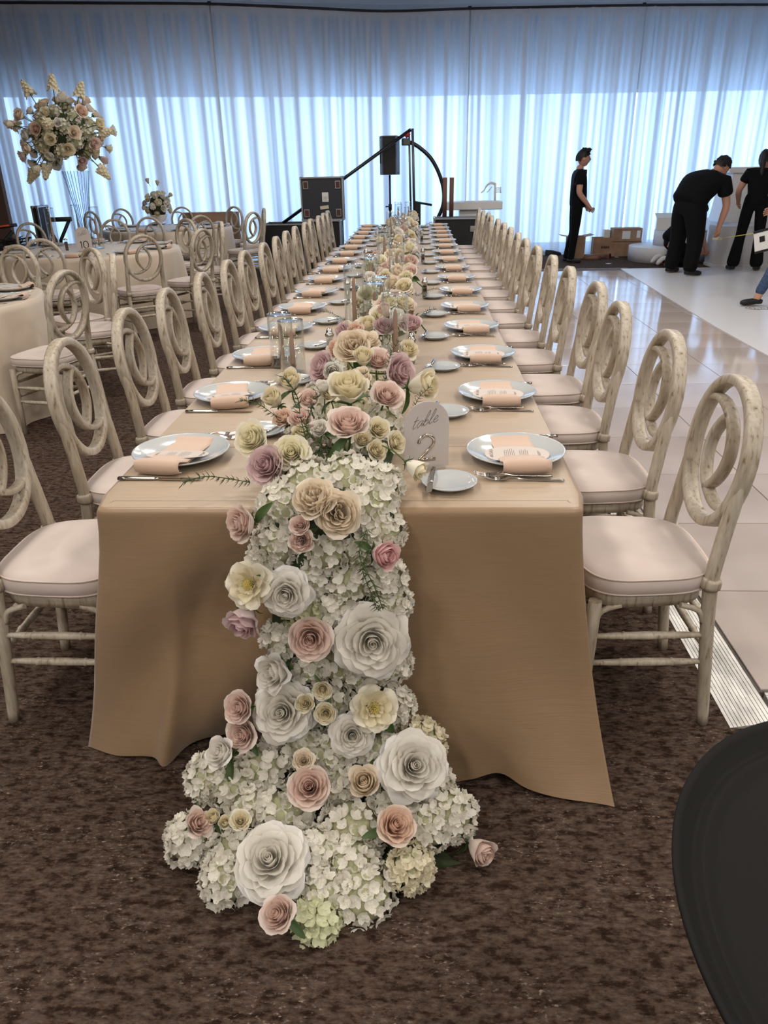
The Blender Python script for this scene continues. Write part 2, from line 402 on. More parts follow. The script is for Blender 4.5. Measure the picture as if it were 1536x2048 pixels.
for j, k in enumerate((20, 50, 70)):
    p, n_ = cpos(cl[k]); q = p-n_*.12
    t = thing('drape_upright', ['steel drape upright between the round-table and road-case curtain panels', 'steel drape upright behind the white bar counter', 'steel drape upright behind the bending man'][j], 'pole', (q.x, q.y, 0))
    MB().tube([(0, 0, .006), (0, 0, ZT+.03)], .022, 10).build('pole', M['white'], t)
    MB().lathe([(.001, .05), (.03, .045), (.034, .02), (.024, 0)], 12, (0, 0, ZT+.02)).build('cap', M['darkgrey'], t)
    MB().box((0, .06, .004), (.20, .20, .008)).build('base_plate', M['alu'], t)
tag(MB().tube([cpos(cl[i])[0]-cpos(cl[i])[1]*.0+Vector((0, 0, ZT+.012)) for i in range(0, len(cs), 2)], .02, 8).build('curtain_rod', M['darkgrey']), 'long drape rod along the top of the sheer curtain', 'rod')

# ------------------------------------------------------------------ dance floor
m = M['tile']; nt = m.node_tree
df_ = thing('dance_floor', 'raised portable dance floor of polished beige tiles', 'dance floor', (0, 0, 0))
X0, X1, Y0, Y1, ZF = 1.245, 3.20, .262, 10.62, .026
MB().add([(X0, Y0, .002), (4.0, Y0, .002), (4.0, Y1, .002), (X0, Y1, .002), (X0, Y0, ZF-.002), (4.0, Y0, ZF-.002), (4.0, Y1, ZF-.002), (X0, Y1, ZF-.002)], [(0, 3, 2, 1), (4, 5, 6, 7), (0, 1, 5, 4), (1, 2, 6, 5), (2, 3, 7, 6), (3, 0, 4, 7)]).build('subfloor', M['grout'], df_)
tx = [1.25, 1.872, 2.480, 3.088, 3.696]; ty = [.266+.5905*i for i in range(18)]
tmesh = {}
for i in range(4):
    for j in range(len(ty)-1):
        w_, h_ = tx[i+1]-tx[i]-.005, ty[j+1]-ty[j]-.005; key = (round(w_, 3), round(h_, 3))
        if key not in tmesh: tmesh[key] = MB().box((0, 0, 0), (w_, h_, .008), 0, .0012).mesh('tile', M['tile'])
        link('tile', tmesh[key], df_, ((tx[i]+tx[i+1])/2, (ty[j]+ty[j+1])/2, ZF+.0012))
def rampmesh(ln, wd, ribs=12):
    mb = MB(); Vv = []; n = ribs*4
    prof = []
    for i in range(ribs):
        a = i/ribs; b = (i+.82)/ribs; c_ = (i+.86)/ribs; d_ = (i+.98)/ribs
        for t, dz in ((a, 0), (b, 0), (c_, -.0025), (d_, -.0025)): prof.append((t*wd, .002+t*(ZF-.001)+dz))
    prof += [(wd, ZF+.003), (wd, .0005), (0, .0005)]
    P0 = [(x, 0, z) for x, z in prof]; P1 = [(x, ln, z) for x, z in prof]; k = len(prof)
    mb.add(P0+P1, [(i, (i+1) % k, k+(i+1) % k, k+i) for i in range(k)]+[tuple(range(k)), tuple(range(2*k-1, k-1, -1))])
    return mb
yy = .124; seg = [1.3, 2.4, 2.4, 2.4, 2.0]
for s in seg:
    r_ = rampmesh(s-.006, .13).build('edge_ramp', M['ramp'], df_, (1.112, yy, 0)); yy += s
r_ = rampmesh(2.4, .13).build('edge_ramp', M['ramp'], df_, (3.66, .128, 0)); r_.rotation_euler.z = PI/2
r_ = rampmesh(2.3, .13).build('edge_ramp', M['ramp'], df_, (1.16, Y1+.135, 0)); r_.rotation_euler.z = -PI/2
edge = [(3.085, .27), (3.09, 2.0), (3.10, 4.66), (3.112, 5.9), (3.18, 7.54), (3.30, 10.34), (3.31, 10.47)]
dw = thing('dance_floor_wrap', 'matte white vinyl wrapped dance floor under the workers', 'dance floor', (0, 0, 0))
MB().prism([(9.0, .27), (9.0, 10.47)]+edge[::-1], ZF+.0065, ZF+.010).build('vinyl_sheet', M['vinyl'], dw)
MB().box((6.5, 5.36, .015), (5.0, 10.2, .024)).build('deck', M['white'], dw)
# faint monogram drawn on the vinyl by the walking person's shoe
def scribble(pts, w, z): return MB().tube([(x, y, z) for x, y in pts], w, 4, flat=(1, .12))
c0 = at(1512, 617, z=.037); mg = MB()
for k in range(3):
    a0 = k*2.1; pts = [(c0.x+.12+(.17-.03*k)*math.cos(a0+t*.35)*1.3, c0.y+.02+(.12-.03*k)*math.sin(a0+t*.35)) for t in range(13)]
    mg.tube([(x, y, .0368) for x, y in pts], .006, 4, flat=(1, .1))
for k in range(5):
    xx = c0.x-.03+.07*k; mg.tube([(xx, c0.y-.05, .0368), (xx+.03, c0.y+.05, .0368), (xx+.05, c0.y-.04, .0368)], .005, 4, flat=(1, .1))
mg.build('monogram', M['ink'], dw)

# ------------------------------------------------------------------ long table cloth
TH, HW, TL = .76, .61, 9.72
def hemline():
    """list of (top xy, bottom xyz) around the table, starting at front left, counter-clockwise"""
    P = []
    front = [(-.60, -.755, .0, .004), (-.54, -.66, -.028, .006), (-.46, -.55, -.02, .014), (-.41, -.505, -.04, .003), (-.36, -.44, .035, .02), (-.25, -.29, .05, .012), (-.1, -.12, .03, .008),
             (.08, .08, -.03, .004), (.22, .23, -.125, .004), (.32, .335, -.13, .010), (.40, .42, -.10, .034), (.46, .49, -.115, .018), (.55, .63, -.155, .006), (.60, .705, -.182, .003)]
    fr = spline([(a, b, c) for a, b, c, d in front], 7); fz = spline([(a, d, 0) for a, b, c, d in front], 7)
    for p, z in zip(fr, fz): P.append(((p.x, 0), (p.y, p.z, max(.003, z.y))))
    n = 130
    for i in range(1, n):
        y = .02+(TL-.04)*i/n; w = .004+.009*math.sin(y*7.1)+.006*math.sin(y*13.7+1)+.09*math.exp(-y/.07)
        P.append(((HW, y), (HW+w, y-.10*math.exp(-y/.2), .004)))
    for i in range(0, 21):
        x = .60-1.2*i/20; P.append(((x, TL), (x*1.06, TL+.05+.03*math.sin(x*14), .004)))
    for i in range(1, n):
        y = TL-.02-(TL-.04)*i/n; w = .004+.009*math.sin(y*6.3+2)+.006*math.sin(y*12.1)+.14*math.exp(-y/.07)
        P.append(((-HW, y), (-HW-w, y-.03*math.exp(-y/.2), .004)))
    return P
HP = hemline()
rows = [(-.05, .7625), (-.03, .7625), (-.012, .7620), (-.003, .7585), (.0015, .752), (.003, .74)]
G = []
ts = [.06, .14, .24, .36, .48, .60, .72, .82, .90, .95, .98, 1.0]
def rr(p):   # rounded-corner top outline
    x, y = p; r = .045
    cx_, cy_ = HW-r, r
    if abs(x) > cx_ and y < r: 
        sx = math.copysign(1, x); d = Vector((abs(x)-cx_, y-r)); l = max(d.length, 1e-6)
        if l > 0: return (sx*(cx_+d.x/l*r), r+d.y/l*r), (sx*d.x/l, d.y/l)
    if y <= .001: return (x, 0), (0, -1)
    if y >= TL-.001: return (x, TL), (0, 1)
    return (x, y), (math.copysign(1, x), 0)
for (tp_, bt) in HP:
    (x, y), (nx, ny) = rr(tp_); row = []
    for o_, z in rows: row.append((x+nx*o_, y+ny*o_, z))
    x0, y0 = row[-1][0], row[-1][1]
    for t in ts:
        e = t**1.25; ey_ = t**(1.25+1.5*min(1, max(0, x)/.25)*(ny < -.5)); z = .74+(bt[2]-.74)*t
        fo = 0
        if ny < -.5:   # soft diagonal creases in the front drop
            fo = .045*math.sin(13*(x+.55*t))*min(1, 3*t)*(1-.3*t)*math.exp(-((x+.30)/.30)**2)+.034*math.sin(15*(x-.35*t)-.6)*t*math.exp(-((x-.42)/.22)**2)
        row.append((x0+(bt[0]-x0)*e, y0+(bt[1]-y0)*ey_-fo, z))
    G.append(row)
mb = MB().grid(G, closeu=True, flip=True); nv = len(rows)+len(ts)
mb.F.append(tuple(i*nv for i in range(len(G)))); mb.S.append(False)
me = mb.mesh('tablecloth', [M['satin'], M['satin_lit_top']])
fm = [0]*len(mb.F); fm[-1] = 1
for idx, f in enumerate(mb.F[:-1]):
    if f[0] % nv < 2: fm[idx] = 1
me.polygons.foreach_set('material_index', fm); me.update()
tc_ = thing('tablecloth', 'champagne satin cloth draped to the floor over the long banquet table', 'tablecloth')
link('cloth', me, tc_)
ov = []
for (a, b) in ((.44, 1.62), (2.86, 4.9), (6.1, 8.0)):
    mo = MB()
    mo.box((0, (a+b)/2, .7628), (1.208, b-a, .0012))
    mo.build('overlapping_cloth', M['satin_lit_top'], tc_)
ZTOP = .7636

# ------------------------------------------------------------------ chairs
def ringpts(a, b, n=40):
    return [(a*math.cos(2*PI*i/n), b*math.sin(2*PI*i/n)) for i in range(n)]
RC, TILT = Vector((-.213, 0, .783)), rad(6.5)
def bp(u, v, d=0):
    """point of the back plane: u sideways, v up, d towards the sitter"""
    return (RC.x-v*math.sin(TILT)+d*math.cos(TILT), u, RC.z+v*math.cos(TILT)+d*math.sin(TILT))
NBK = (math.cos(TILT), 0, math.sin(TILT))
def seat_outline(k=0., n=48):
    P = []
    for i in range(n):
        a = 2*PI*i/n; c_, s_ = math.cos(a), math.sin(a); e = .56
        x = math.copysign(abs(c_)**e, c_)*(.178+k); y = math.copysign(abs(s_)**e, s_)*(.195+k+.014*(x/.2))
        P.append((x-.016, y))
    return P
def make_chair():
    t = thing('banquet_chair', 'chair', 'chair')
    W_ = M['wood']
    MB().tube([bp(u, v) for u, v in ringpts(.1725, .1985, 52)], .0185, 8, closed=True, flat=(.76, 1.16), upv=NBK).build('back_hoop', W_, t)
    S_ = [(.80, .60), (.45, .66), (.12, .60), (-.20, .43), (-.37, .12), (-.33, -.16), (-.15, -.40), (.06, -.55)]
    for sg in (1, -1):
        pts = spline([bp(-sg*u*.1715, sg*v*.198) for u, v in S_], 4)
        MB().tube(pts, .0135, 8, flat=(.72, 1.2), upv=NBK).build('back_curve', W_, t)
    for s in (-1, 1):
        pts = spline([(-.222, s*.188, 0), (-.200, s*.184, .20), (-.176, s*.178, .45), (-.186, s*.172, .58), (-.199, s*.168, .68), (-.208, s*.1725, .76)], 4)
        lg = MB().tube(pts, [.0165+.0035*min(1, i/8) for i in range(17)]+[.019, .017, .013, .009], 9).build('back_leg', W_, t)
        MB().tube([(-.177, s*.1785, .452), (-.176, s*.178, .462), (-.177, s*.178, .476), (-.178, s*.1775, .484)], [.0245, .027, .027, .0245], 10).build('collar', W_, lg)
        MB().tube([(.140, s*.192, 0), (.137, s*.190, .2), (.132, s*.186, .42)], [.0145, .018, .019], 9).build('front_leg', W_, t)
        for z in (.305, .215):
            a = Vector((-.188-.012*(.3-z)/.1, s*.182, z)); b = Vector((.135, s*.189, z)); fs = [0, .10, .2, .27, .285, .30, .5, .70, .715, .73, .8, .9, 1]
            MB().tube([a.lerp(b, f) for f in fs], [.008, .0085, .010, .0105, .0135, .011, .0125, .011, .0135, .0105, .010, .0085, .008], 8).build('stretcher', W_, t)
        for (x0, z0, x1) in ((-.172, .345, -.10), (.126, .345, .06)):
            MB().tube(spline([(x0, s*.182, z0), (x0+(x1-x0)*.25, s*.183, .385), (x1, s*.185, .405)], 3), .009, 6).build('bracket', W_, t)
    for x, z in ((-.19, .335), (-.194, .255), (.134, .335), (.136, .245)):
        w_ = .183
        MB().tube([(x, -w_+2*w_*f, z) for f in (0, .1, .27, .29, .31, .5, .69, .71, .73, .9, 1)], [.008, .009, .0105, .0135, .011, .0125, .011, .0135, .0105, .009, .008], 8).build('stretcher', W_, t)
    o = seat_outline(-.006); fr = MB(); fr.prism(o, .402, .440, True); fr.build('seat_frame', W_, t)
    o = seat_outline(.0); cu = MB(); G = []
    prof = [(0, .442), (.008, .446), (.0105, .470), (.007, .488), (-.004, .497), (-.03, .501), (-.09, .505), (-.15, .507)]
    n = len(o)
    for i in range(n):
        row = []
        for k_, z in prof:
            x, y = o[i]; l = math.hypot(x, y); f = (l+k_)/l if k_ > -.1 else max(.06, (l+k_)/l)
            row.append((x*f, y*f, z+.002*math.sin(9*x+4*y)*(k_ < -.02)))
        G.append(row)
    cu.grid(G, closeu=True); cu.F.append(tuple(i*len(prof)+len(prof)-1 for i in range(n))); cu.S.append(True)
    c_ = cu.build('cushion', M['cushion'], t)
    for kk, z in ((.006, .491), (.007, .447)):
        MB().tube([(x*(1+kk/.2), y*(1+kk/.2), z) for x, y in o], .0032, 5, closed=True).build('piping', M['piping'], c_)
    return t
chair0 = make_chair(); used = [0]
def place_chair(x, y, rz, label, group, tilt=0):
    if not used[0]:
        used[0] = 1; r = chair0; r.location = (x, y, 0); r.rotation_euler = (0, 0, rz); r['label'] = label; r['group'] = group
    else: r = dup(chair0, (x, y, 0), rz, label, group)
    return r
rj = random.Random(5)
for k in range(16):
    y = .325+.6035*k
    jx = rj.uniform(-.012, .012); jr = rj.uniform(-.03, .03)
    place_chair(.812+jx+(.02 if k == 3 else 0), y+rj.uniform(-.015, .015), PI+jr, '%s whitewashed oval-back chair from the flower cascade, dance-floor side of the long table' % ORD[k], 'chairs along the dance-floor side of the long table')
for k in range(16):
    y = .315+.6035*k
    jx = rj.uniform(-.012, .012); jr = rj.uniform(-.03, .03)
    place_chair(-.800+jx, y+rj.uniform(-.015, .015), jr, '%s whitewashed oval-back chair from the flower cascade, round-table side of the long table' % ORD[k], 'chairs along the round-table side of the long table')

# ------------------------------------------------------------------ round tables
TABS = {'A': ((-3.30, 3.30), .945), 'B': ((-3.40, 6.82), .97), 'C': ((-3.50, 10.05), .93)}
TN = {'A': 'nearest the flower cascade', 'B': 'under the tall flower centrepiece', 'C': 'with the low flower bowl'}
TS = {'A': 'round table nearest the cascade', 'B': 'round table numbered ten', 'C': 'round table with the flower bowl'}
def round_cloth(key):
    (cx, cy), R_ = TABS[key]; rg = np.random.default_rng(ord(key)); n = 160; G = []
    ph = rg.uniform(0, 6.28, 6)
    for i in range(n):
        a = 2*PI*i/n; row = []
        f = .55*math.sin(11*a+ph[0])+.35*math.sin(19*a+ph[1])+.3*math.sin(7*a+ph[2])
        for r_, z in ((R_-.04, .762), (R_-.01, .7615), (R_-.002, .757)): row.append((cx+r_*math.cos(a), cy+r_*math.sin(a), z))
        for t in (.05, .15, .3, .5, .7, .88, 1):
            rr_ = R_+.004+.03*t+.070*f*t**.7; aa = a+.03*t*math.cos(11*a+ph[0])
            row.append((cx+rr_*math.cos(aa), cy+rr_*math.sin(aa), .757-(.753)*t))
        G.append(row)
    mb = MB().grid(G, closeu=True, flip=True); nv = len(G[0]); mb.F.append(tuple(i*nv for i in range(n))); mb.S.append(False)
    tag(mb.build('round_tablecloth', M['linen']), 'pale satin cloth over the round table '+TN[key], 'tablecloth')
for k in TABS: round_cloth(k)
RCH = {'A': [(-1.95, 2.93), (-2.34, 4.33), (-2.03, 3.86), (-3.13, 4.63)], 'B': [(-3.2, 5.33), (-2.37, 5.61), (-1.99, 6.28), (-2.12, 7.35), (-2.72, 7.95), (-3.6, 8.15), (-4.5, 7.82), (-4.08, 5.6)],
       'C': [(-3.3, 8.68), (-2.68, 8.80), (-2.10, 9.42), (-2.26, 10.4), (-2.87, 11.1), (-3.7, 11.45), (-4.6, 11.2), (-4.75, 10.5)]}
DESC = {'A': ['beside the brown-carpet aisle', 'towards the numbered table', 'between its aisle neighbours', 'backing onto the numbered table'],
        'B': ['pulled up on its near side', 'set between the near side and the aisle', 'facing in from the aisle', 'aisle side near the low-bowl table', 'on the far side next to the aisle', 'on its far side', 'far side towards the flight cases', 'near side towards the brown wall'],
        'C': ['on its near side', 'between near side and aisle', 'facing in from the aisle', 'in front of the brown carton', 'before the green-taped carton', 'far side by the curtain', 'far side close to the curtain', 'side towards the brown wall']}
for k, L_ in RCH.items():
    (cx, cy), R_ = TABS[k]
    for i, (x, y) in enumerate(L_):
        a = math.atan2(cy-y, cx-x); ds = max(R_+.475, math.hypot(cx-x, cy-y)); x, y = cx-ds*math.cos(a), cy-ds*math.sin(a)
        place_chair(x+.213*math.cos(a), y+.213*math.sin(a), a+rj.uniform(-.06, .06), 'chair at the %s, %s' % (TS[k], DESC[k][i]), 'chairs around the round tables')

# ------------------------------------------------------------------ place settings
def make_charger():
    t = thing('charger_plate', '', 'plate')
    MB().lathe([(.001, .004), (.055, .004), (.06, .0), (.072, .0), (.082, .006), (.120, .0165), (.1355, .0235), (.1375, .0258), (.1365, .0275), (.133, .0265), (.118, .020), (.085, .0105), (.06, .0085), (.001, .0085)], 48).build('plate_body', M['china'], t)
    b = MB()
    for k in range(40): pass
    return t
def tray_profile(p):   # height of a draped napkin above the cloth along its length (p towards the viewer edge)
    a = abs(p)
    if a < .085: return .012
    if a < .135: return .012+(a-.085)/.05*.018
    return .030
def strip(L0, L1, wd, th, lift, over=0, n=22, puff=.0, sk=0.):
    """soft folded cloth strip lying across the plate along -y; over = overhang past the rim"""
    G = []
    path = []
    for i in range(n+1):
        p = L0+(L1-L0)*i/n; path.append((p, tray_profile(p)+lift))
    if over: path += [(L1+.007, tray_profile(L1)+lift-.003), (L1+.009, .020+lift*.5), (L1+.006, .012), (L1-.006, .0095)]
    mb = MB(); k = 9
    rows_t = []; rows_b = []
    for i, (p, z) in enumerate(path):
        a, b = path[max(0, i-1)], path[min(len(path)-1, i+1)]; tx_, tz_ = b[0]-a[0], b[1]-a[1]; l = math.hypot(tx_, tz_); nx_, nz_ = -tz_/l, tx_/l
        rt_ = []; rb_ = []
        for j in range(k):
            f = -1+2*j/(k-1); x = f*wd/2*(1+.02*math.sin(p*60)); pu = puff*(1-f*f)
            ed = th*(1-.6*abs(f)**6)
            rt_.append((x+sk*p, -(p+nx_*(ed+pu)), z+nz_*(ed+pu))); rb_.append((x+sk*p, -p, z))
        rows_t.append(rt_); rows_b.append(rb_)
    for i in range(len(path)): G.append(rows_t[i]+rows_b[i][::-1]+[rows_t[i][0]])
    mb.grid(G, smooth=True)
    kk = 2*k+1
    mb.F.append(tuple(range(2*k))); mb.S.append(False); o = (len(path)-1)*kk; mb.F.append(tuple(o+i for i in range(2*k-1, -1, -1))); mb.S.append(False)
    return mb
def make_napkin():
    t = thing('napkin', '', 'napkin')
    strip(-.112, .118, .118, .0045, 0, 0).build('folded_panel', M['napkin'], t)
    strip(.062, .138, .126, .0060, .0075, 1, 10, .0035).build('front_fold', M['napkin'], t)
    return t
def strokes(mb, S_, sc, off, wd, z, slant=.25):
    for st in S_:
        P = spline([(off[0]+sc*(x+slant*y), off[1]+sc*y, z) for x, y in st], 4) if len(st) > 2 else [(off[0]+sc*(x+slant*y), off[1]+sc*y, z) for x, y in st]
        mb.tube(P, wd, 4, flat=(1, .12), caps=False)
    return mb
GL = {'m': [[(0, 0), (.1, .45), (.15, .0), (.3, .45), (.35, 0), (.5, .45), (.55, .05), (.7, .1)]], 'e': [[(0, .2), (.3, .3), (.2, .5), (.03, .25), (.15, 0), (.45, .12)]],
      'n': [[(0, 0), (.1, .45), (.15, 0), (.35, .45), (.4, .05), (.5, .1)]], 'u': [[(0, .45), (.05, .05), (.2, .02), (.35, .45), (.38, .05), (.5, .1)]],
      'T': [[(-.15, .85), (.2, 1.0), (.5, .92), (.8, 1.05)], [(.42, .95), (.3, .5), (.15, .05), (-.1, .0), (-.12, .15)]], 't': [[(.15, .9), (.08, .3), (.12, .02), (.3, .1)], [(-.05, .58), (.35, .62)]],
      'a': [[(.4, .45), (.15, .45), (.02, .2), (.15, .0), (.38, .3), (.4, .45), (.4, .08), (.55, .1)]], 'b': [[(0, .1), (.2, .6), (.25, 1.0), (.12, 1.0), (.05, .3), (.15, .0), (.38, .15), (.3, .4), (.12, .3)]],
      'l': [[(0, .1), (.2, .6), (.24, 1.0), (.12, 1.0), (.06, .3), (.12, .0), (.35, .12)]]}
def word(mb, w, sc, off, wd, z, adv=.52, slant=.3):
    x = off[0]
    for ch in w:
        strokes(mb, GL[ch], sc, (x, off[1]), wd, z, slant); x += sc*({'m': .72, 'T': .62, 't': .38, 'l': .36, 'b': .46}.get(ch, adv))
    return mb
def make_card():
    t = thing('menu_card', '', 'menu card')
    n = 36; e = .86
    P = [(.088*math.copysign(abs(math.cos(2*PI*i/n))**e, math.cos(2*PI*i/n)), .0455*math.copysign(abs(math.sin(2*PI*i/n))**e, math.sin(2*PI*i/n))) for i in range(n)]
    MB().prism(P, 0, .0011).build('card', M['card'], t)
    b = MB(); r_ = random.Random(2)
    tmp = MB(); word(tmp, 'menu', .021, (-.021, 0), .00055, .0)    # script word, turned to read along the short side
    b.add([(-.066-v[1]*1.0, v[0], .00125+v[2]) for v in tmp.V], [tuple(reversed(f)) for f in tmp.F])
    for x0, cnt in ((-.034, 6), (.008, 5)):
        for i in range(cnt):
            x = x0+.0052*i; ln = .030*(1-.35*r_.random()); y = -ln
            while y < ln:
                w_ = r_.uniform(.004, .010); y2 = min(y+w_, ln)
                b.add([(x-.0007, y, .00125), (x+.0007, y, .00125), (x+.0007, y2, .00125), (x-.0007, y2, .00125)], [(0, 1, 2, 3)]); y = y2+.0016
    for i in range(9):
        a = -1+.25*i; y = .018*a; h = .006*(1.05-a*a)+.002
        b.add([(.056, y-.0012, .00125), (.056+h, y-.0012, .00125), (.056+h, y+.0008, .00125), (.056, y+.0008, .00125)], [(0, 1, 2, 3)])
    b.build('print', M['ink'], t)
    return t
def make_fork():
    t = thing('fork', '', 'fork')     # along +x: tines at +x
    mb = MB()
    P = [(-.10, 0, .003), (-.06, 0, .003), (.0, 0, .004), (.028, 0, .0085), (.042, 0, .009)]
    mb.tube(spline(P, 4), [.0048]*6+[.0042]*6+[.0034]*5, 6, flat=(1, .45))
    G = []
    for x, w_, z in ((.040, .0035, .0088), (.048, .008, .0075), (.056, .0112, .0056), (.064, .0120, .0045)):
        G.append([(x, -w_, z), (x, w_, z), (x, w_, z+.0014), (x, -w_, z+.0014), (x, -w_, z)])
    mb.grid(G, smooth=False)
    for k in range(4):
        y = -.0096+.0064*k
        mb.tube([(.062, y, .0052), (.080, y, .0045), (.098, y, .0085), (.104, y, .0105)], [.0021, .0020, .0016, .0008], 5, flat=(1, .6))
    mb.build('fork_body', M['steel'], t); return t
def make_knife(ln=.232, nm='table_knife'):
    t = thing(nm, '', 'knife'); a = ln/2
    MB().tube([(-a, 0, .0045), (-a+.03, 0, .005), (-a+.10, 0, .0045), (-a+.112, 0, .0040)], [.0078, .0074, .0062, .0045], 6, flat=(1, .55)).build('handle', M['steel'], t)
    P = [(-a+.11, -.0045), (-a+.125, -.0085), (a-.03, -.0092), (a-.01, -.006), (a, .002), (a-.02, .0052), (-a+.11, .0045)]
    MB().prism(P, .0026, .0042).build('blade', M['steel'], t); return t
def make_bread():
    t = thing('bread_plate', '', 'plate')
    MB().lathe([(.001, .003), (.032, .003), (.036, 0), (.044, 0), (.052, .005), (.066, .013), (.0715, .0165), (.072, .018), (.070, .0185), (.06, .0135), (.045, .008), (.03, .0065), (.001, .0062)], 40).build('plate_body', M['china'], t); return t
def make_butter():
    t = thing('butter_knife', '', 'knife')
    MB().tube([(-.075, 0, .004), (-.04, 0, .0045), (.010, 0, .004), (.018, 0, .0036)], [.006, .0062, .005, .004], 6, flat=(1, .6)).build('handle', M['steel'], t)
    MB().prism([(.016, -.004), (.03, -.0085), (.06, -.0105), (.078, -.008), (.072, .004), (.05, .006), (.016, .004)], .0028, .0044).build('blade', M['steel'], t); return t
PROTO = {k: f() for k, f in dict(ch=make_charger, na=make_napkin, ca=make_card, fo=make_fork, kn=make_knife, br=make_bread, bu=make_butter).items()}
pused = set()
def put(key, loc, rz, label, group, rot=None):
    if key not in pused:
        pused.add(key); o = PROTO[key]; o.location = loc; o.rotation_euler = rot or (0, 0, rz); o['label'] = label; o['group'] = group; return o
    return dup(PROTO[key], loc, rz, label, group, rot)
rs = random.Random(9)
for side in (1, -1):
    sn = 'dance-floor side' if side > 0 else 'round-table side'
    for k in range(16):
        y = (.352 if side > 0 else .362)+.606*k+rs.uniform(-.012, .012); x = side*(.474+rs.uniform(-.008, .008)); zt = ZTOP
        nth = ', %s setting from the flower cascade, %s' % (ORD[k], sn)
        put('ch', (x, y, zt), rs.uniform(0, 6), 'pale grey charger plate'+nth, 'charger plates on the long table')
        nr = rs.uniform(-.05, .08)+(-.22 if side < 0 and k == 0 else 0)+(.12 if side < 0 and k == 1 else 0)
        put('na', (x+.005*side, y, zt), nr, 'folded blush napkin on the plate'+nth, 'napkins on the long table')
        ct = nr+rs.uniform(-.08, .08)+(.12 if side < 0 else 0)
        put('ca', (x, y-.036, zt+.0215), 0, 'oval menu card on the napkin'+nth, 'menu cards on the long table', (rad(7), 0, ct+(0 if side > 0 else PI)))
        if side > 0:
            for j, (dx, dy, a) in enumerate(((.005, -.176, .07), (-.022, -.158, -.02))):
                put('fo', (x+dx, y+dy, zt+.004*j+.0004), 0, ('outer' if j == 0 else 'inner')+' polished fork of the pair'+nth, 'forks on the long table', (0, rs.uniform(-.02, .02), PI-a+rs.uniform(-.03, .03)))
            put('kn', (x+.03, y+.165, zt), PI+rs.uniform(-.03, .03), 'polished table knife beside the plate'+nth, 'knives on the long table')
            bx, by = .290+rs.uniform(-.012, .012), y-.212
        else:
            for j, (dx, dy, a) in enumerate(((.03, .155, .10), (.02, .175, .22))):
                put('fo', (x+dx, y+dy, zt+.004*j+.0004), 0, ('outer' if j else 'inner')+' polished fork of the pair'+nth, 'forks on the long table', (0, rs.uniform(-.02, .02), a+rs.uniform(-.05, .03)-.06))
            put('kn', (x-.008, y-.172, zt), rs.uniform(-.03, .03), 'polished table knife beside the plate'+nth, 'knives on the long table')
            bx, by = -.275+rs.uniform(-.012, .012), y+.205
        put('br', (bx, by, zt), rs.uniform(0, 6), 'small grey-white bread plate'+nth, 'bread plates on the long table')
        a = rad(-98)+rs.uniform(-.15, .15) if side > 0 else rad(75)+rs.uniform(-.25, .25)
        put('bu', (bx-.045*side, by-.004*side, zt+.0165), 0, 'butter knife on the bread plate'+nth, 'butter knives on the long table', (0, rad(2), a))
# settings on the round tables
for key in TABS:
    (cx, cy), R_ = TABS[key]
    nset = 10; a0 = {'A': .05, 'B': -.05, 'C': .2}[key]
    for i in range(nset):
        a = a0+2*PI*i/nset; x, y = cx+(R_-.19)*math.cos(a), cy+(R_-.19)*math.sin(a)
        if key == 'A' and x < -3.4: continue
        g = 'plates on the round tables'
        lb = 'on the '+TS[key]; nl = lb+', %s anticlockwise from aisle' % ORD[i]
        put('ch', (x, y, .762), a, 'charger plate '+nl, 'charger plates '+lb)
        put('na', (x, y, .762), a+PI/2+rs.uniform(-.2, .2), 'blush napkin '+nl, 'napkins '+lb)
        put('ca', (x-.03*math.cos(a), y-.03*math.sin(a), .7835), a, 'oval menu card '+nl, 'menu cards '+lb, (0, 0, a+PI/2))
        ta = a+PI/2
        put('kn', (x+.17*math.cos(ta), y+.17*math.sin(ta), .762), a, 'polished table knife '+nl, 'table knives '+lb)
        put('fo', (x-.17*math.cos(ta), y-.17*math.sin(ta), .762), a+PI, 'polished fork '+nl, 'forks '+lb, (0, 0, a+PI))

# ------------------------------------------------------------------ flowers
rf = random.Random(21)
def petal(R_, H_, ha, phi, curl=0., z0=0., tip=0., nu=7, nv=7, r0=.04, wob=.02, close=0., sd=0, thick=0):
    """one petal as a grid: R_ rim radius, H_ rim height, ha half angle, curl = how far the rim rolls outwards"""
    G = []; q1, q2 = (sd*1.7) % 6.28, (sd*2.9) % 6.28
    for i in range(nu):
        u = -1+2*i/(nu-1); row = []
        for j in range(nv):
            v = j/(nv-1); ve = v*(1-.20*abs(u)**2.6+tip*(1-abs(u))**1.5)
            r = r0+(R_-r0)*math.sin(min(ve, 1.0)*PI/2)**.85
            if close: r *= 1-close*max(0, ve-.45)**1.5
            z = z0+H_*ve**1.15
            k = max(0., ve-.62)/.38
            r += curl*k*k*(1-.25*u*u); z -= curl*.85*k*k*k
            r *= 1-.07*u*u
            r += wob*v*math.sin(3.1*u+q1)*R_*1.2; z += wob*v*math.sin(4.3*u+q2)*1.1
            ph = phi+u*ha*min(1., .42+.85*v)
            row.append((r*math.cos(ph), r*math.sin(ph), z))
        G.append(row)
    return G
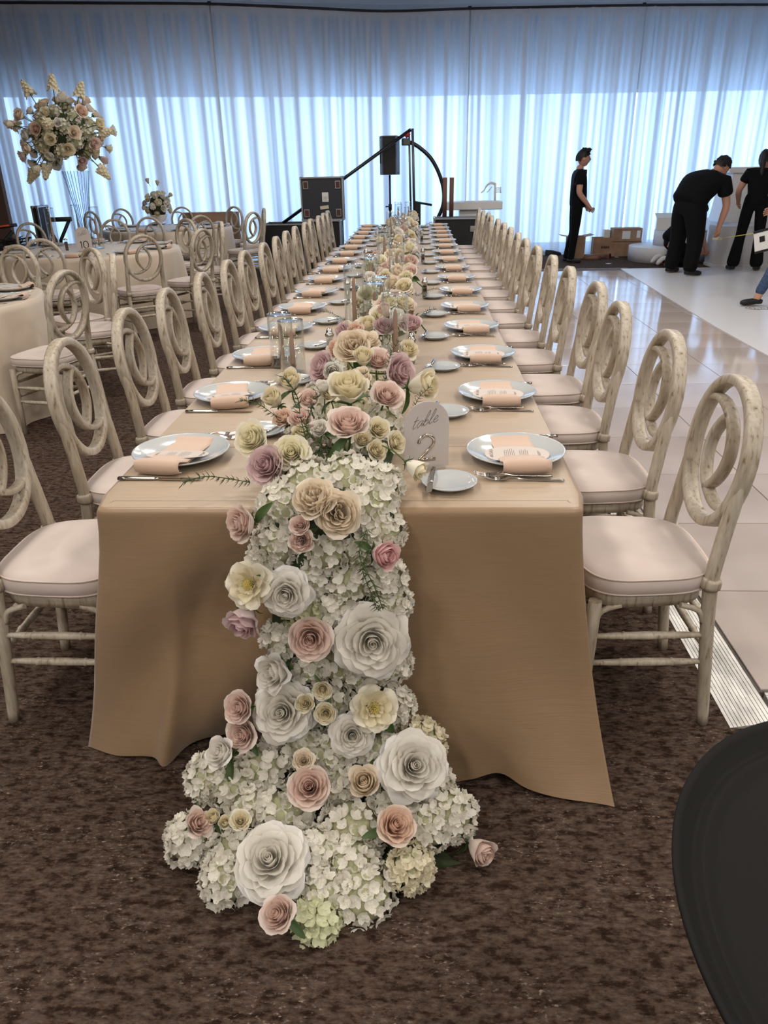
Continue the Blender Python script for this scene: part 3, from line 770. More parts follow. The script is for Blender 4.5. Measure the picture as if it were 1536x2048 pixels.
def bloom(kind, seed):
    """returns (inner petals mesh builder, [outer petal builders]) for a bloom of diameter 1, axis +z"""
    g = random.Random(seed); inn = MB(); out = []
    def ring(n, R_, H_, ha, curl=0, z0=0, tip=0, outer=False, wob=.02, close=0, off=None, nu=7, nv=7):
        o_ = g.uniform(0, 6.28) if off is None else off
        for k in range(n):
            f = 1+g.uniform(-.06, .06)
            G = petal(R_*f, H_*(1+g.uniform(-.05, .05)), ha*(1+g.uniform(-.08, .08)), o_+2*PI*k/n+g.uniform(-.12, .12), curl*(1+g.uniform(-.3, .3)), z0, tip, nu, nv, wob=wob, close=close, sd=g.random()*9)
            if outer: out.append(MB().grid(G))
            else: inn.grid(G)
    def heart(R_, H_, turns=2.2):
        G = []
        for i in range(22):
            a = turns*2*PI*i/21; r = R_*(1-.82*i/21)
            G.append([(r*f*math.cos(a), r*f*math.sin(a), H_*z*(1-.04*i/21)) for f, z in ((.55, .3), (.9, .65), (1.0, .9), (.96, 1.0))])
        inn.grid(G)
    if kind == 'rose':
        heart(.105, .60); ring(3, .145, .62, 1.25, .012); ring(4, .20, .625, 1.05, .03); ring(4, .27, .60, 1.0, .055, wob=.03); ring(5, .345, .56, .98, .075, wob=.03, tip=.02); ring(6, .425, .50, .92, .10, 0, .02, True, .035)
    elif kind == 'open':
        heart(.085, .46); ring(3, .12, .48, 1.25, .012); ring(4, .165, .48, 1.05, .03); ring(5, .22, .45, .95, .05, wob=.03); ring(5, .29, .40, .85, .08, wob=.04); ring(6, .36, .34, .85, .09, wob=.04, tip=.02); ring(6, .42, .25, .84, .10, wob=.05, tip=.02); ring(7, .465, .17, .78, .085, 0, .03, True, .06); ring(6, .48, .06, .72, .06, 0, .05, True, .06)
    elif kind == 'garden':
        for k in range(16):
            a = g.uniform(0, 6.28); rr_ = .10*math.sqrt(g.random())+.03
            G = petal(.09+g.uniform(0, .05), .50+g.uniform(-.03, .03), g.uniform(.5, 1.0), g.uniform(0, 6.28), .02, 0, 0, 5, 5, wob=.05, sd=g.random()*9)
            G = [[(x+rr_*math.cos(a), y+rr_*math.sin(a), z) for x, y, z in row] for row in G]; inn.grid(G)
        ring(6, .23, .52, .75, .02, wob=.05); ring(6, .28, .53, .75, .03, wob=.04); ring(6, .335, .52, .72, .035, wob=.04); ring(5, .385, .48, .80, .06, wob=.04); ring(5, .435, .42, .80, .085, 0, .04, True, .035)
    elif kind == 'bud':
        heart(.12, .80); ring(3, .20, .84, 1.3, 0, close=.5); ring(3, .27, .84, 1.25, .0, close=.35); ring(3, .325, .80, 1.15, .03, close=.15); ring(4, .36, .74, 1.0, .07, 0, .05, True, .03)
    elif kind == 'side':
        heart(.10, .66); ring(4, .16, .70, 1.1, .02); ring(5, .23, .70, .95, .04, wob=.03); ring(5, .30, .66, .85, .07, wob=.04); ring(5, .37, .60, .8, .10, 0, .05, True, .04)
    elif kind == 'peony':
        ring(7, .16, .24, .5, .02, wob=.06); ring(6, .30, .30, .62, .03, wob=.05, tip=.06); ring(6, .40, .24, .60, .05, 0, .08, True, .06); ring(5, .45, .13, .62, .05, 0, .05, True, .05)
    return inn, out
SEP = MB()
for k in range(5):
    a = 2*PI*k/5
    G = []
    for i, (w_, r, z) in enumerate(((.05, .03, -.02), (.06, .12, .02), (.045, .22, .08), (.02, .30, .10), (.004, .36, .07))):
        G.append([(r*math.cos(a)-s*w_*math.sin(a), r*math.sin(a)+s*w_*math.cos(a), z-.01*abs(s)) for s in (-1, 0, 1)])
    SEP.grid(G)
SEP.lathe([(.02, -.10), (.065, -.07), (.075, -.02), (.05, .03)], 8)
SEPM = SEP.mesh('sepals', M['leaf'])
STM = MB().tube(spline([(0, 0, -.08), (.04, .02, -.4), (.02, .10, -.8), (-.08, .16, -1.2)], 3), .032, 6).mesh('stem', M['stem'])
def leafmesh(name='leaf', l=1., w=.32, mt=None):
    G = []
    for i in range(7):
        t = i/6; hw_ = w*math.sin(PI*min(1, t*.93+.03))**.8*.5; G.append([(t*l, s*hw_, .10*math.sin(t*3)+.12*abs(s)*hw_/w*1.2-.05*t) for s in (-1, -.5, 0, .5, 1)])
    return MB().grid(G).mesh(name, mt or M['leaf'])
LEAFM = leafmesh()
RCACHE = {}
def rose_meshes(kind, color, var):
    key = (kind, color, var)
    if key not in RCACHE:
        inn, out = bloom(kind, hash((kind, var)) % 1000 if False else (sum(map(ord, kind))*7+var*13))
        om, im = PM[color]
        RCACHE[key] = (inn.mesh('bloom', im if kind not in ('open',) else im), [o.mesh('petal', om) for o in out])
    return RCACHE[key]
def orient(axis, roll=0.):
    z = Vector(axis).normalized(); q = z.to_track_quat('Z', 'Y'); return (q.to_matrix().to_4x4() @ Matrix.Rotation(roll, 4, 'Z'))
def put_rose(p, axis, d, kind, color, label, group, name='rose', stem=False, leaf=0, cat='flower', stemlen=1., single=False, parent=None):
    """p = middle of the bloom face"""
    axis = Vector(axis).normalized(); var = rf.randrange(3)
    bm_, outs = rose_meshes(kind, color, var)
    if parent is None:
        r = thing(name, label, cat, (0, 0, 0), 0, group)
    else:
        r = bpy.data.objects.new(name, None); COL.objects.link(r); r.parent = parent
    hgt = {'open': .28, 'peony': .16, 'bud': .42, 'garden': .36}.get(kind, .36)
    Mx = Matrix.Translation(Vector(p)-axis*d*hgt) @ orient(axis, rf.uniform(0, 6.28)) @ Matrix.Scale(d, 4)
    r.matrix_world = Mx
    link('bloom', bm_, r)
    for m_ in outs: link('petal', m_, r)
    if kind == 'peony':
        if 'peony_st' not in RCACHE:
            sb = MB()
            for k in range(60):
                a = k*2.4; rr_ = .115*math.sqrt(k/60)
                sb.tube([(rr_*.5*math.cos(a), rr_*.5*math.sin(a), .02), (rr_*math.cos(a), rr_*math.sin(a), .20-rr_*.5)], [.006, .009], 4)
            RCACHE['peony_st'] = sb.mesh('stamens', M['stamen'])
        tag(link('stamens', RCACHE['peony_st'], r), kind='stuff')
    link('sepals', SEPM, r)
    if stem:
        s_ = link('stem', STM, r); s_.scale = (1, 1, stemlen)
    for k in range(leaf):
        l_ = link('leaf', LEAFM, r); l_.rotation_euler = (rf.uniform(-.4, .4), rf.uniform(-.2, .7), rf.uniform(0, 6.28)); l_.location = (0, 0, -.08); l_.scale = (.75,)*3
    return r
# hydrangea
FL = {}
def floret(col, var):
    if (col, var) not in FL:
        g = random.Random(var*11+3); mb = MB()
        for k in range(4):
            a = k*PI/2+g.uniform(-.12, .12); l = .5*(1+g.uniform(-.12, .1)); w = .27*(1+g.uniform(-.1, .12)); cup = g.uniform(.06, .20); G = []
            for i in range(5):
                t = i/4; hw_ = w*(math.sin(PI*(.10+.80*t))**.75); zc = .02+cup*t*t-.06*math.sin(PI*t)
                G.append([(t*l*math.cos(a)-s*hw_*math.sin(a), t*l*math.sin(a)+s*hw_*math.cos(a), zc+.06*s*s*(t+.2)) for s in (-1, 0, 1)])
            mb.grid(G)
        nf = len(mb.F)
        mb.lathe([(.001, .06), (.04, .045), (.045, .0)], 6)
        me = new_mesh('floret', mb.V, mb.F, [HM[col], HE], fm=[0]*nf+[1]*(len(mb.F)-nf)); me.polygons.foreach_set('use_smooth', mb.S); me.update()
        FL[(col, var)] = me
    return FL[(col, var)]
COREM = None
def put_hydrangea(p, axis, d, col, label, group, n=46, joined=False, parent=None, fsz=.032):
    global COREM
    if COREM is None:
        cm = MB().lathe([(.001, -.40), (.2, -.36), (.33, -.2), (.37, 0), (.33, .2), (.2, .33), (.001, .38)], 14); COREM = cm.mesh('core', HC)
    axis = Vector(axis).normalized()
    if parent is None: r = thing('hydrangea', label, 'flower', (0, 0, 0), 0, group)
    else: r = bpy.data.objects.new('hydrangea', None); COL.objects.link(r); r.parent = parent
    r.matrix_world = Matrix.Translation(Vector(p)-axis*d*.38) @ orient(axis, rf.uniform(0, 6.28))
    c_ = link('core', COREM, r); c_.scale = (d*1.05,)*3
    jm = MB()
    for k in range(n):
        z = 1-1.55*(k+.5)/n; ph = k*2.39996+rf.uniform(-.25, .25); s_ = math.sqrt(max(0, 1-z*z)); rr_ = d*.5*(1+rf.uniform(-.10, .06))
        v = Vector((s_*math.cos(ph), s_*math.sin(ph), z*.88)); nrm = (v+Vector((rf.uniform(-.35, .35), rf.uniform(-.35, .35), rf.uniform(-.2, .3)))).normalized()
        Mx = Matrix.Translation(v*rr_*.93) @ orient(nrm, rf.uniform(0, 6.28)) @ Matrix.Scale(fsz*rf.uniform(.85, 1.12), 4)
        fm_ = floret(col, rf.randrange(4))
        if joined: jm.add([Mx @ vv.co for vv in fm_.vertices], [tuple(pp.vertices) for pp in fm_.polygons], True)
        else:
            f_ = link('floret', fm_, r); f_.matrix_local = Mx
    if joined: tag(jm.build('florets', HM[col], r), kind='stuff')
    return r
# ---- the surface of the cascade, from the table top over the edge to the carpet
CPROF = [(3.0, .87), (.45, .875), (.14, .875), (.02, .86), (-.055, .81), (-.10, .72), (-.125, .55), (-.15, .36), (-.20, .24), (-.30, .155), (-.46, .10), (-.60, .05), (-.68, .0)]
def casc(u, w):
    d = ray(u, w); best = None
    for (y0, z0), (y1, z1) in zip(CPROF[:-1], CPROF[1:]):
        ey, ez = y1-y0, z1-z0; det = d.y*(-ez)-d.z*(-ey)
        if abs(det) < 1e-9: continue
        by, bz = y0-CAM.y, z0-CAM.z; t = (by*(-ez)+ey*bz)/det; s = (d.y*bz-d.z*by)/det
        if -.001 <= s <= 1.001 and t > 0 and (best is None or t < best[0]): best = (t, Vector((0, ez, -ey)).normalized())
    t, n_ = best
    if n_.z < 0 and n_.y > 0: n_ = -n_
    if n_.dot(-d) < 0: n_ = -n_
    return CAM+d*t, n_, t
def face(n_, p, fx=0, fz=0, kc=.5):
    tc__ = (CAM-p).normalized(); return (n_*(1-kc)+tc__*kc+Vector((fx, 0, fz))).normalized()
GC = 'flowers of the cascade'
# (u, w, size px, kind, colour, lean x, lean z, description)
CR = [(628, 1000, 92, 'garden', 'ivory', -.2, .25, 'ivory garden rose left of its twin at the table edge'),
      (678, 1026, 100, 'garden', 'ivory', .1, 0, 'full ivory garden rose at the table edge, over the hydrangeas'),
      (484, 1046, 78, 'rose', 'blush', -.95, -.1, 'blush rose on a dark stem at the left edge of the table front'),
      (601, 1050, 42, 'rose', 'blush', -.1, .4, 'small pale blush spray rose just below the ivory garden roses'),
      (604, 1082, 52, 'garden', 'blush', -.1, -.1, 'small ruffled blush spray rose under another below the ivory roses'),
      (765, 1105, 72, 'bud', 'pink', .75, .0, 'pink rosebud beside a hanging needle sprig'),
      (497, 1166, 100, 'peony', 'cream', -.3, .1, 'open cream peony with yellow centre above a mauve rose'),
      (572, 1186, 98, 'open', 'white', -.1, -.1, 'white gardenia-like rose beside the open cream peony'),
      (490, 1236, 86, 'side', 'mauve', -.4, -.75, 'mauve rose hanging face down under the cream peony'),
      (622, 1272, 90, 'rose', 'blush', 0, 0, 'blush rose beside the large white rose at mid cascade'),
      (745, 1280, 150, 'open', 'white', .1, 0, 'largest open white rose, halfway down the cascade'),
      (553, 1340, 88, 'side', 'white', -.7, .1, 'white rose turned sideways below the mid-cascade blush rose'),
      (646, 1378, 40, 'rose', 'cream', 0, -.2, 'tiny cream spray rose below the mid-cascade blush rose'),
      (612, 1404, 44, 'side', 'cream', -.1, .3, 'tiny cream spray rose left of two others'),
      (652, 1424, 44, 'rose', 'cream', 0, 0, 'tiny cream spray rose lowest of a trio'),
      (564, 1422, 118, 'open', 'white', -.15, .1, 'open white rose beside two blush roses low on the cascade'),
      (750, 1414, 98, 'peony', 'cream', .2, .1, 'open cream peony low on the cascade above a white rose'),
      (480, 1412, 66, 'rose', 'blush', -.5, .1, 'upper of two blush roses at the cascade edge'),
      (486, 1466, 66, 'rose', 'blush', -.4, 0, 'lower of two blush roses at the cascade edge'),
      (705, 1468, 84, 'open', 'white', .1, .05, 'small pointed white rose above the ivory bud'),
      (446, 1508, 72, 'side', 'white', -.7, .25, 'white ruffled rose beneath the two blush roses'),
      (830, 1532, 132, 'open', 'white', .2, .05, 'large open white rose near the cloth hem'),
      (620, 1575, 86, 'rose', 'blush', -.05, .1, 'blush rose in the middle of the floor spread'),
      (730, 1566, 76, 'bud', 'ivory', -.1, .25, 'ivory rosebud between a blush rose and a large white rose'),
      (608, 1522, 44, 'rose', 'ivory', 0, .1, 'small ivory spray rose above the floor-spread blush rose'),
      (397, 1652, 66, 'side', 'blush', .75, .2, 'blush rose half hidden in hydrangea at the outer edge'),
      (483, 1645, 42, 'rose', 'cream', .1, .1, 'cream spray rose largest of a trio on the floor spread'),
      (452, 1650, 32, 'bud', 'cream', 0, .1, 'cream spray bud in the middle of a trio'),
      (428, 1640, 38, 'bud', 'cream', -.2, .2, 'cream spray bud at the outer end of a trio'),
      (792, 1655, 80, 'rose', 'peach', .35, .1, 'peach rose above the cream hydrangea on the carpet'),
      (540, 1722, 142, 'open', 'white', -.1, .1, 'large open white rose low on the carpet spread'),
      (557, 1832, 74, 'rose', 'blush', -.45, .05, 'blush rose at the very foot of the cascade')]
for (u, w, px, kd, co, fx, fz, ds) in CR:
    p, n_, t = casc(u, w); d = px*t/F_PX
    small = px < 60
    put_rose(p+n_*.012+(CAM-p).normalized()*.015, face(n_, p, fx, fz), d, kd, co, ds, GC, name={'peony': 'peony', 'bud': 'rosebud'}.get(kd, 'spray_rose' if small else 'rose'), stem=True, leaf=0 if kd == 'open' else 1, stemlen=.35)
# loose rose lying on the carpet
p = at(958, 1706, z=.030); put_rose(p, (.55, -.75, .15), .082, 'bud', 'blush', 'loose pale blush rose lying alone on the carpet', 'flowers of the cascade', leaf=2, stem=False).location.z += .012
HY = [(690, 925, 132, 'white'), (610, 945, 120, 'white'), (757, 950, 92, 'white'), (563, 1012, 110, 'white'), (742, 1000, 112, 'white'), (765, 1062, 100, 'white'), (650, 1110, 122, 'white'), (722, 1112, 104, 'white'), (556, 1085, 104, 'white'),
      (532, 1125, 76, 'white'), (690, 1176, 120, 'white'), (766, 1172, 86, 'white'), (622, 1170, 92, 'white'), (606, 1222, 110, 'green'), (676, 1228, 96, 'white'), (776, 1222, 88, 'white'), (566, 1292, 92, 'white'), (680, 1336, 110, 'white'), (782, 1344, 84, 'white'),
      (612, 1344, 92, 'white'), (726, 1366, 100, 'white'), (664, 1412, 96, 'white'), (788, 1420, 74, 'white'), (548, 1392, 72, 'white'), (662, 1500, 104, 'white'), (764, 1504, 100, 'white'), (846, 1478, 88, 'cream'), (606, 1484, 92, 'white'),
      (520, 1530, 104, 'white'), (462, 1566, 108, 'white'), (410, 1552, 92, 'white'), (902, 1612, 112, 'white'), (850, 1636, 100, 'white'), (704, 1640, 138, 'white'), (640, 1690, 104, 'white'), (560, 1612, 118, 'white'), (502, 1600, 100, 'white'),
      (455, 1696, 112, 'white'), (376, 1664, 96, 'white'), (446, 1742, 108, 'white'), (640, 1772, 104, 'white'), (722, 1776, 136, 'white'), (700, 1712, 120, 'white'), (864, 1562, 92, 'white'), (628, 1832, 104, 'green'), (824, 1718, 88, 'cream'), (780, 1590, 90, 'white'), (668, 1570, 80, 'white')]
HL = {'white': 'white hydrangea head in the cascade over the table end', 'green': 'greenish white hydrangea head in the cascade', 'cream': 'creamy yellow hydrangea head low in the cascade'}
for (u, w, px, co) in HY:
    p, n_, t = casc(u, w); d = px*1.08*t/F_PX
    zone = 'on the tabletop end' if w < 1000 else 'just below the table edge' if w < 1200 else 'halfway down the cascade' if w < 1440 else 'level with the cloth hem' if w < 1600 else 'spread on the carpet'
    sdn = 'on the round-table side' if u < 565 else 'on the dance-floor side' if u > 735 else 'in the middle'
    lb = 'white hydrangea head %s, %s' % (zone, sdn)
    if co == 'green': lb = 'greenish white hydrangea head at the foot of the cascade' if w > 1700 else 'greenish white hydrangea head behind the mid-cascade blush rose'
    if co == 'cream': lb = 'creamy yellow hydrangea head under the peach rose' if w > 1700 else 'creamy hydrangea head above the large white rose near the hem'
    put_hydrangea(p-n_*.02, face(n_, p, rf.uniform(-.15, .15), rf.uniform(-.1, .1), .45), d, co, lb, 'hydrangea heads of the cascade', n=int(30+d*290))
# dark foliage bed that carries the cascade
G = []
cp = [(.45, .80), (.14, .81), (.0, .805), (-.055, .74), (-.075, .6), (-.105, .4), (-.14, .24), (-.20, .11), (-.28, .05), (-.37, .02), (-.40, .008)]
for i, (y, z) in enumerate(spline([(0, a, b) for a, b in cp], 4) and [(v.y, v.z) for v in spline([(0, a, b) for a, b in cp], 4)]):
    t = i/40; wl = .15+.21*max(0, (t-.62)/.38)**.8 if t > .62 else .15
    if t > .9: wl *= 1-(t-.9)/.1*.55
    row = []; cxx = -.015 if t < .6 else -.02
    for j in range(17):
        f = -1+j/8; e = abs(f)**3
        k_ = Vector((0, -.05, .0)) if z > .3 and y < 0 else Vector((0, 0, .05))
        row.append((cxx+f*wl+.01*math.sin(9*f+i), y+(.012*e if y < .02 and z > .2 else 0)+.008*math.sin(i*1.3+j), max(.004, z-(z*.75*e if z < .2 else (.035*e if y > 0 else 0)))+.004*math.sin(i*2.1+j*1.7)))
    G.append(row)
tag(MB().grid(G).build('foliage_bed', M['foam']), 'dark green foliage bed beneath the cascade flowers', 'foliage')

# ---- arrangement standing on the table: pixel, height above the floor, size, kind, colour, lean
TR = [(697, 778, .955, 92, 'side', 'cream', 0, .9, 'cream rose standing upright above the blush rose'), (697, 846, .93, 84, 'rose', 'blush', 0, .75, 'blush rose facing up at the heart of the table flowers'),
      (503, 876, .86, 74, 'rose', 'yellow', -.35, .2, 'pale yellow rose above a mauve rose at the table end'), (583, 906, .875, 76, 'rose', 'yellow', -.05, .2, 'yellow-centred cream rose beside the mauve rose'),
      (533, 930, .85, 84, 'rose', 'mauve', -.3, .15, 'mauve rose below two yellow roses'), (548, 798, .90, 52, 'bud', 'cream', -.35, .5, 'cream bud left of another at the glass cylinders'), (580, 764, .93, 56, 'bud', 'cream', -.1, .6, 'cream bud in front of the pair of glass cylinders'),
      (618, 800, .91, 50, 'side', 'blush', -.1, .5, 'pale blush rose behind the needle sprigs'), (646, 776, .94, 36, 'bud', 'white', -.1, .8, 'small white bud beside the upright cream rose'), (665, 740, .95, 46, 'bud', 'white', .0, -.1, 'small white rose seen from behind'),
      (704, 690, .97, 76, 'garden', 'ivory', -.15, .35, 'ivory garden rose behind the cream buds'), (727, 716, .965, 50, 'bud', 'cream', 0, .7, 'cream bud in front of the ivory garden rose'), (738, 684, .96, 50, 'side', 'ivory', .2, .6, 'ivory rose at the shoulder of the garden rose'),
      (645, 734, .92, 70, 'rose', 'mauve', -.7, .3, 'mauve rose on the salt-shaker side of the ivory garden rose'), (800, 742, .92, 74, 'rose', 'mauve', .65, .1, 'mauve rose behind the mauve candle'), (775, 790, .925, 66, 'rose', 'blush', .25, .5, 'blush rose at the foot of the nearest tall candle'),
      (843, 770, .93, 74, 'bud', 'cream', .95, .15, 'large cream rosebud leaning over the table number'), (722, 758, .945, 50, 'bud', 'ivory', 0, .6, 'ivory bud between the two mauve roses'), (756, 720, .94, 54, 'rose', 'blush', .1, .5, 'blush rose beside the nearest tall candle'),
      (568, 838, .87, 50, 'side', 'peach', -.4, .5, 'peach rose beside the needle sprig'), (602, 840, .885, 56, 'side', 'blush', -.1, .6, 'blush rose behind the needle sprig'), (757, 858, .89, 48, 'rose', 'cream', .3, .3, 'cream spray rose beside the upright blush rose'),
      (792, 884, .875, 46, 'rose', 'cream', .5, .1, 'cream spray rose touching the table number'), (752, 902, .86, 50, 'side', 'cream', .3, .2, 'cream spray rose above the hydrangea'), (830, 936, .845, 54, 'bud', 'yellow', .75, -.55, 'yellow rosebud nodding before the table number'),
      (735, 652, .95, 44, 'bud', 'cream', 0, .7, 'cream bud before the mauve roses'), (768, 656, .95, 50, 'side', 'mauve', .1, .6, 'mauve rose between two glass cylinders'), (690, 664, .93, 46, 'side', 'mauve', -.6, .3, 'mauve rose leaning to the salt shaker'), (713, 664, .94, 40, 'bud', 'peach', -.2, .6, 'peach bud beside the leaning mauve rose'),
      (600, 868, .86, 40, 'bud', 'cream', -.2, .4, 'cream spray bud behind the yellow roses'), (640, 858, .87, 44, 'side', 'white', -.3, .4, 'white spray rose beside the blush heart rose'), (725, 880, .87, 44, 'side', 'cream', .1, .4, 'cream spray rose under the blush heart rose'),
      (660, 790, .92, 44, 'side', 'cream', -.1, .7, 'cream spray rose left of the upright cream rose'), (815, 700, .90, 48, 'side', 'cream', .5, .4, 'cream rose beside the pepper shaker'), (675, 700, .94, 50, 'side', 'peach', -.4, .4, 'peach rose by the ivory garden rose')]
for (u, w, z, px, kd, co, fx, fz, ds) in TR:
    p = at(u, w, z=z); t = depth(p); d = px*t/F_PX
    put_rose(p, ((CAM-p).normalized()*.55+Vector((fx, 0, fz))), d, kd, co, ds, 'flowers standing on the table end', name='rosebud' if kd == 'bud' else ('spray_rose' if px < 50 else 'rose'), stem=True, leaf=1, stemlen=min(1.25, (z-.775)/d/1.15) if z < 1 else 1.)
for i, (x, y, d) in enumerate(((-.10, .32, .13), (.03, .30, .14), (-.02, .52, .14), (.09, .47, .12), (-.15, .50, .12), (-.03, .75, .14), (.09, .72, .12), (-.13, .75, .12), (.02, .98, .14), (-.10, 1.02, .12), (.10, 1.0, .11), (-.04, 1.25, .13), (.06, 1.30, .12), (-.14, 1.2, .1))):
    put_hydrangea((x, y, .765+d*.80), (rf.uniform(-.2, .2), -.35, .9), d, 'cream' if i % 3 == 2 else 'white', 'cream hydrangea head bedded under the table-end roses' if i % 3 == 2 else 'white hydrangea head bedded under the table-end roses', 'hydrangea heads under the table-end roses', n=40)
# ---- low runner along the rest of the table
rr2 = random.Random(33)
cols = ['cream', 'white', 'blush', 'peach', 'yellow', 'ivory', 'mauve']
FN = {'cream': 'cream', 'white': 'white', 'blush': 'blush', 'peach': 'peach', 'yellow': 'pale yellow', 'ivory': 'ivory', 'mauve': 'mauve'}
y = 1.5
while y < 9.5:
    for j in range(3):
        x = rr2.uniform(.0, .17) if j else rr2.uniform(-.16, .06); z = rr2.uniform(.86, .93)+(.05 if j == 2 else 0); co = rr2.choices(cols, (6, 4, 4, 3, 3, 2, 2))[0]; kd = rr2.choice(('rose', 'rose', 'garden', 'bud', 'side')); d = rr2.uniform(.075, .105)
        seg_ = 'between the glass cylinders nearest the flower cascade' if y < 3.4 else ('halfway along the table runner' if y < 6.4 else 'at the curtain end of the table runner')
        put_rose((x, y+rr2.uniform(-.06, .06), z), (rr2.uniform(-.5, .6), -.5, rr2.uniform(.3, .9)), d, kd, co, '%s %s %s' % (FN[co], 'rosebud' if kd == 'bud' else 'rose', seg_), 'roses of the table runner', name='rosebud' if kd == 'bud' else 'rose', stem=True, leaf=1, stemlen=1.1)
    if rr2.random() < .75:
        put_hydrangea((rr2.uniform(-.08, .12), y+.08, .765+.10), (rr2.uniform(-.3, .3), -.4, .85), rr2.uniform(.11, .135), rr2.choice(('white', 'white', 'cream')), 'hydrangea head in the runner '+('near the flower cascade' if y < 4 else 'towards the curtain'), 'hydrangea heads of the runner', n=34, joined=True)
    y += .155 if y < 4.5 else .21
# ---- needle sprigs with tiny waxflowers
def make_sprig(seed, flowers):
    g = random.Random(seed); st = MB(); nd = MB(); fl = MB(); P = spline([(0, 0, 0), (.02, .05, .0), (.0, .11, .012), (-.015, .16, .0)], 5)
    st.tube(P, .0014, 4)
    for i, p in enumerate(P):
        for k in range(4):
            a = g.uniform(0, 6.28); l = g.uniform(.014, .024); q_ = p+Vector((math.cos(a)*l*.8, l*.55, math.sin(a)*l*.8)); nd.tube([p, p.lerp(q_, .5)+Vector((0, -.001, 0)), q_], [.0009, .0011, .0003], 3)
        if flowers and i % 3 == 1:
            a = g.uniform(0, 6.28); c_ = p+Vector((math.cos(a)*.016, .008, math.sin(a)*.016)); fl.lathe([(.001, -.003), (.0045, 0), (.006, .003), (.002, .002), (.001, .002)], 6, c_)
    t = thing('waxflower_sprig' if flowers else 'needle_sprig', '', 'greenery')
    st.build('stem', M['stem'], t); tag(nd.build('needles', M['needle'], t), kind='stuff')
    if flowers: tag(fl.build('blossoms', PM['mauve'][1], t), kind='stuff')
    return t
SP = [make_sprig(3, False), make_sprig(4, True)]; su = [0, 0]
SPL = [(0, (500, 965, .80), (-.9, -.2, .12), 1.0, 'needle sprig lying on the cloth beyond the mauve rose'), (0, (735, 1060, None), (.1, -.3, -1), 1.15, 'needle sprig hanging beside the pink bud'), (0, (742, 1090, None), (.0, -.2, -1), .9, 'second needle sprig hanging beside the pink bud'),
       (1, (630, 880, .86), (.05, -.5, .9), 1.0, 'waxflower sprig before the blush heart rose'), (0, (612, 880, .87), (-.25, 0, 1), 1.1, 'upright needle sprig behind the yellow roses'), (0, (575, 850, .86), (-.8, 0, .5), .9, 'needle sprig reaching past the peach rose'), (1, (660, 900, .86), (-.1, -.6, .3), .9, 'waxflower sprig over the hydrangea'),
       (1, (765, 770, .88), (.35, 0, .9), .9, 'waxflower sprig in front of the mauve candle'), (1, (812, 850, .84), (.4, -.1, .7), .8, 'waxflower sprig behind the table number'), (0, (818, 640, .83), (.9, .2, .3), .9, 'needle sprig by the pepper shaker'), (0, (690, 640, .83), (-.9, .2, .3), .8, 'needle sprig over a bread plate'),
       (0, (830, 590, .82), (.9, 0, .2), .9, 'needle sprig drooping to a bread plate'), (1, (765, 640, .88), (0, -.3, .8), .7, 'waxflower sprig among the runner roses'), (0, (832, 470, .84), (.8, 0, .6), 1.3, 'needle sprig at the curtain end of the runner'), (1, (720, 800, .88), (.1, -.4, .7), .7, 'waxflower sprig under the upright cream rose')]
for k, (u, w, z), ax, sc, lb in SPL:
    if z is None: p, n_, t = casc(u, w); p = p+n_*.03
    else: p = at(u, w, z=z)
    o = SP[k] if not su[k] else dup(SP[k], (0, 0, 0)); su[k] = 1
    yv = Vector(ax).normalized(); q_ = yv.to_track_quat('Y', 'Z')
    o.matrix_world = Matrix.Translation(p) @ q_.to_matrix().to_4x4() @ Matrix.Scale(sc, 4); o['label'] = lb; o['group'] = 'greenery sprigs'

# ------------------------------------------------------------------ glass cylinders with taper candles
def make_cyl(h):
    t = thing('glass_cylinder', '', 'vase')
    R_ = .050
    MB().lathe([(R_, .004), (R_, h-.002), (R_-.001, h), (R_-.0025, h), (R_-.0035, h-.002), (R_-.0035, .010)], 28).build('wall', M['glass'], t)
    MB().lathe([(.001, .0), (R_-.002, 0), (R_, .004), (R_-.0035, .010), (.001, .009)], 28).build('base', M['glass'], t)
    MB().lathe([(R_+.0003, h-.003), (R_+.0003, h), (R_-.002, h+.0012), (R_-.0038, h), (R_-.0038, h-.003)], 28).build('rim', M['rimglass'], t)
    return t
def make_candle(h):
    t = thing('taper_candle', '', 'candle')
    MB().lathe([(.0115, .018), (.0115, .03), (.0105, h*.6), (.0078, h*.92), (.005, h-.006), (.002, h)], 16).build('wax', M['candle'], t)
    MB().tube([(0, 0, h-.004), (.0005, 0, h+.008)], .0009, 5).build('wick', M['wick'], t)
    MB().lathe([(.001, .0), (.030, 0), (.032, .004), (.016, .008), (.0135, .022), (.0165, .032), (.0125, .033), (.0122, .02)], 20).build('holder', M['glass'], t)
    return t
M['rimglass'] = glassmat('glass_rim', (235, 240, 240), .9, .03, .28)
CY = {'s': make_cyl(.215), 't': make_cyl(.315)}; CN = {'s': make_candle(.165), 't': make_candle(.250)}; cu_ = set()
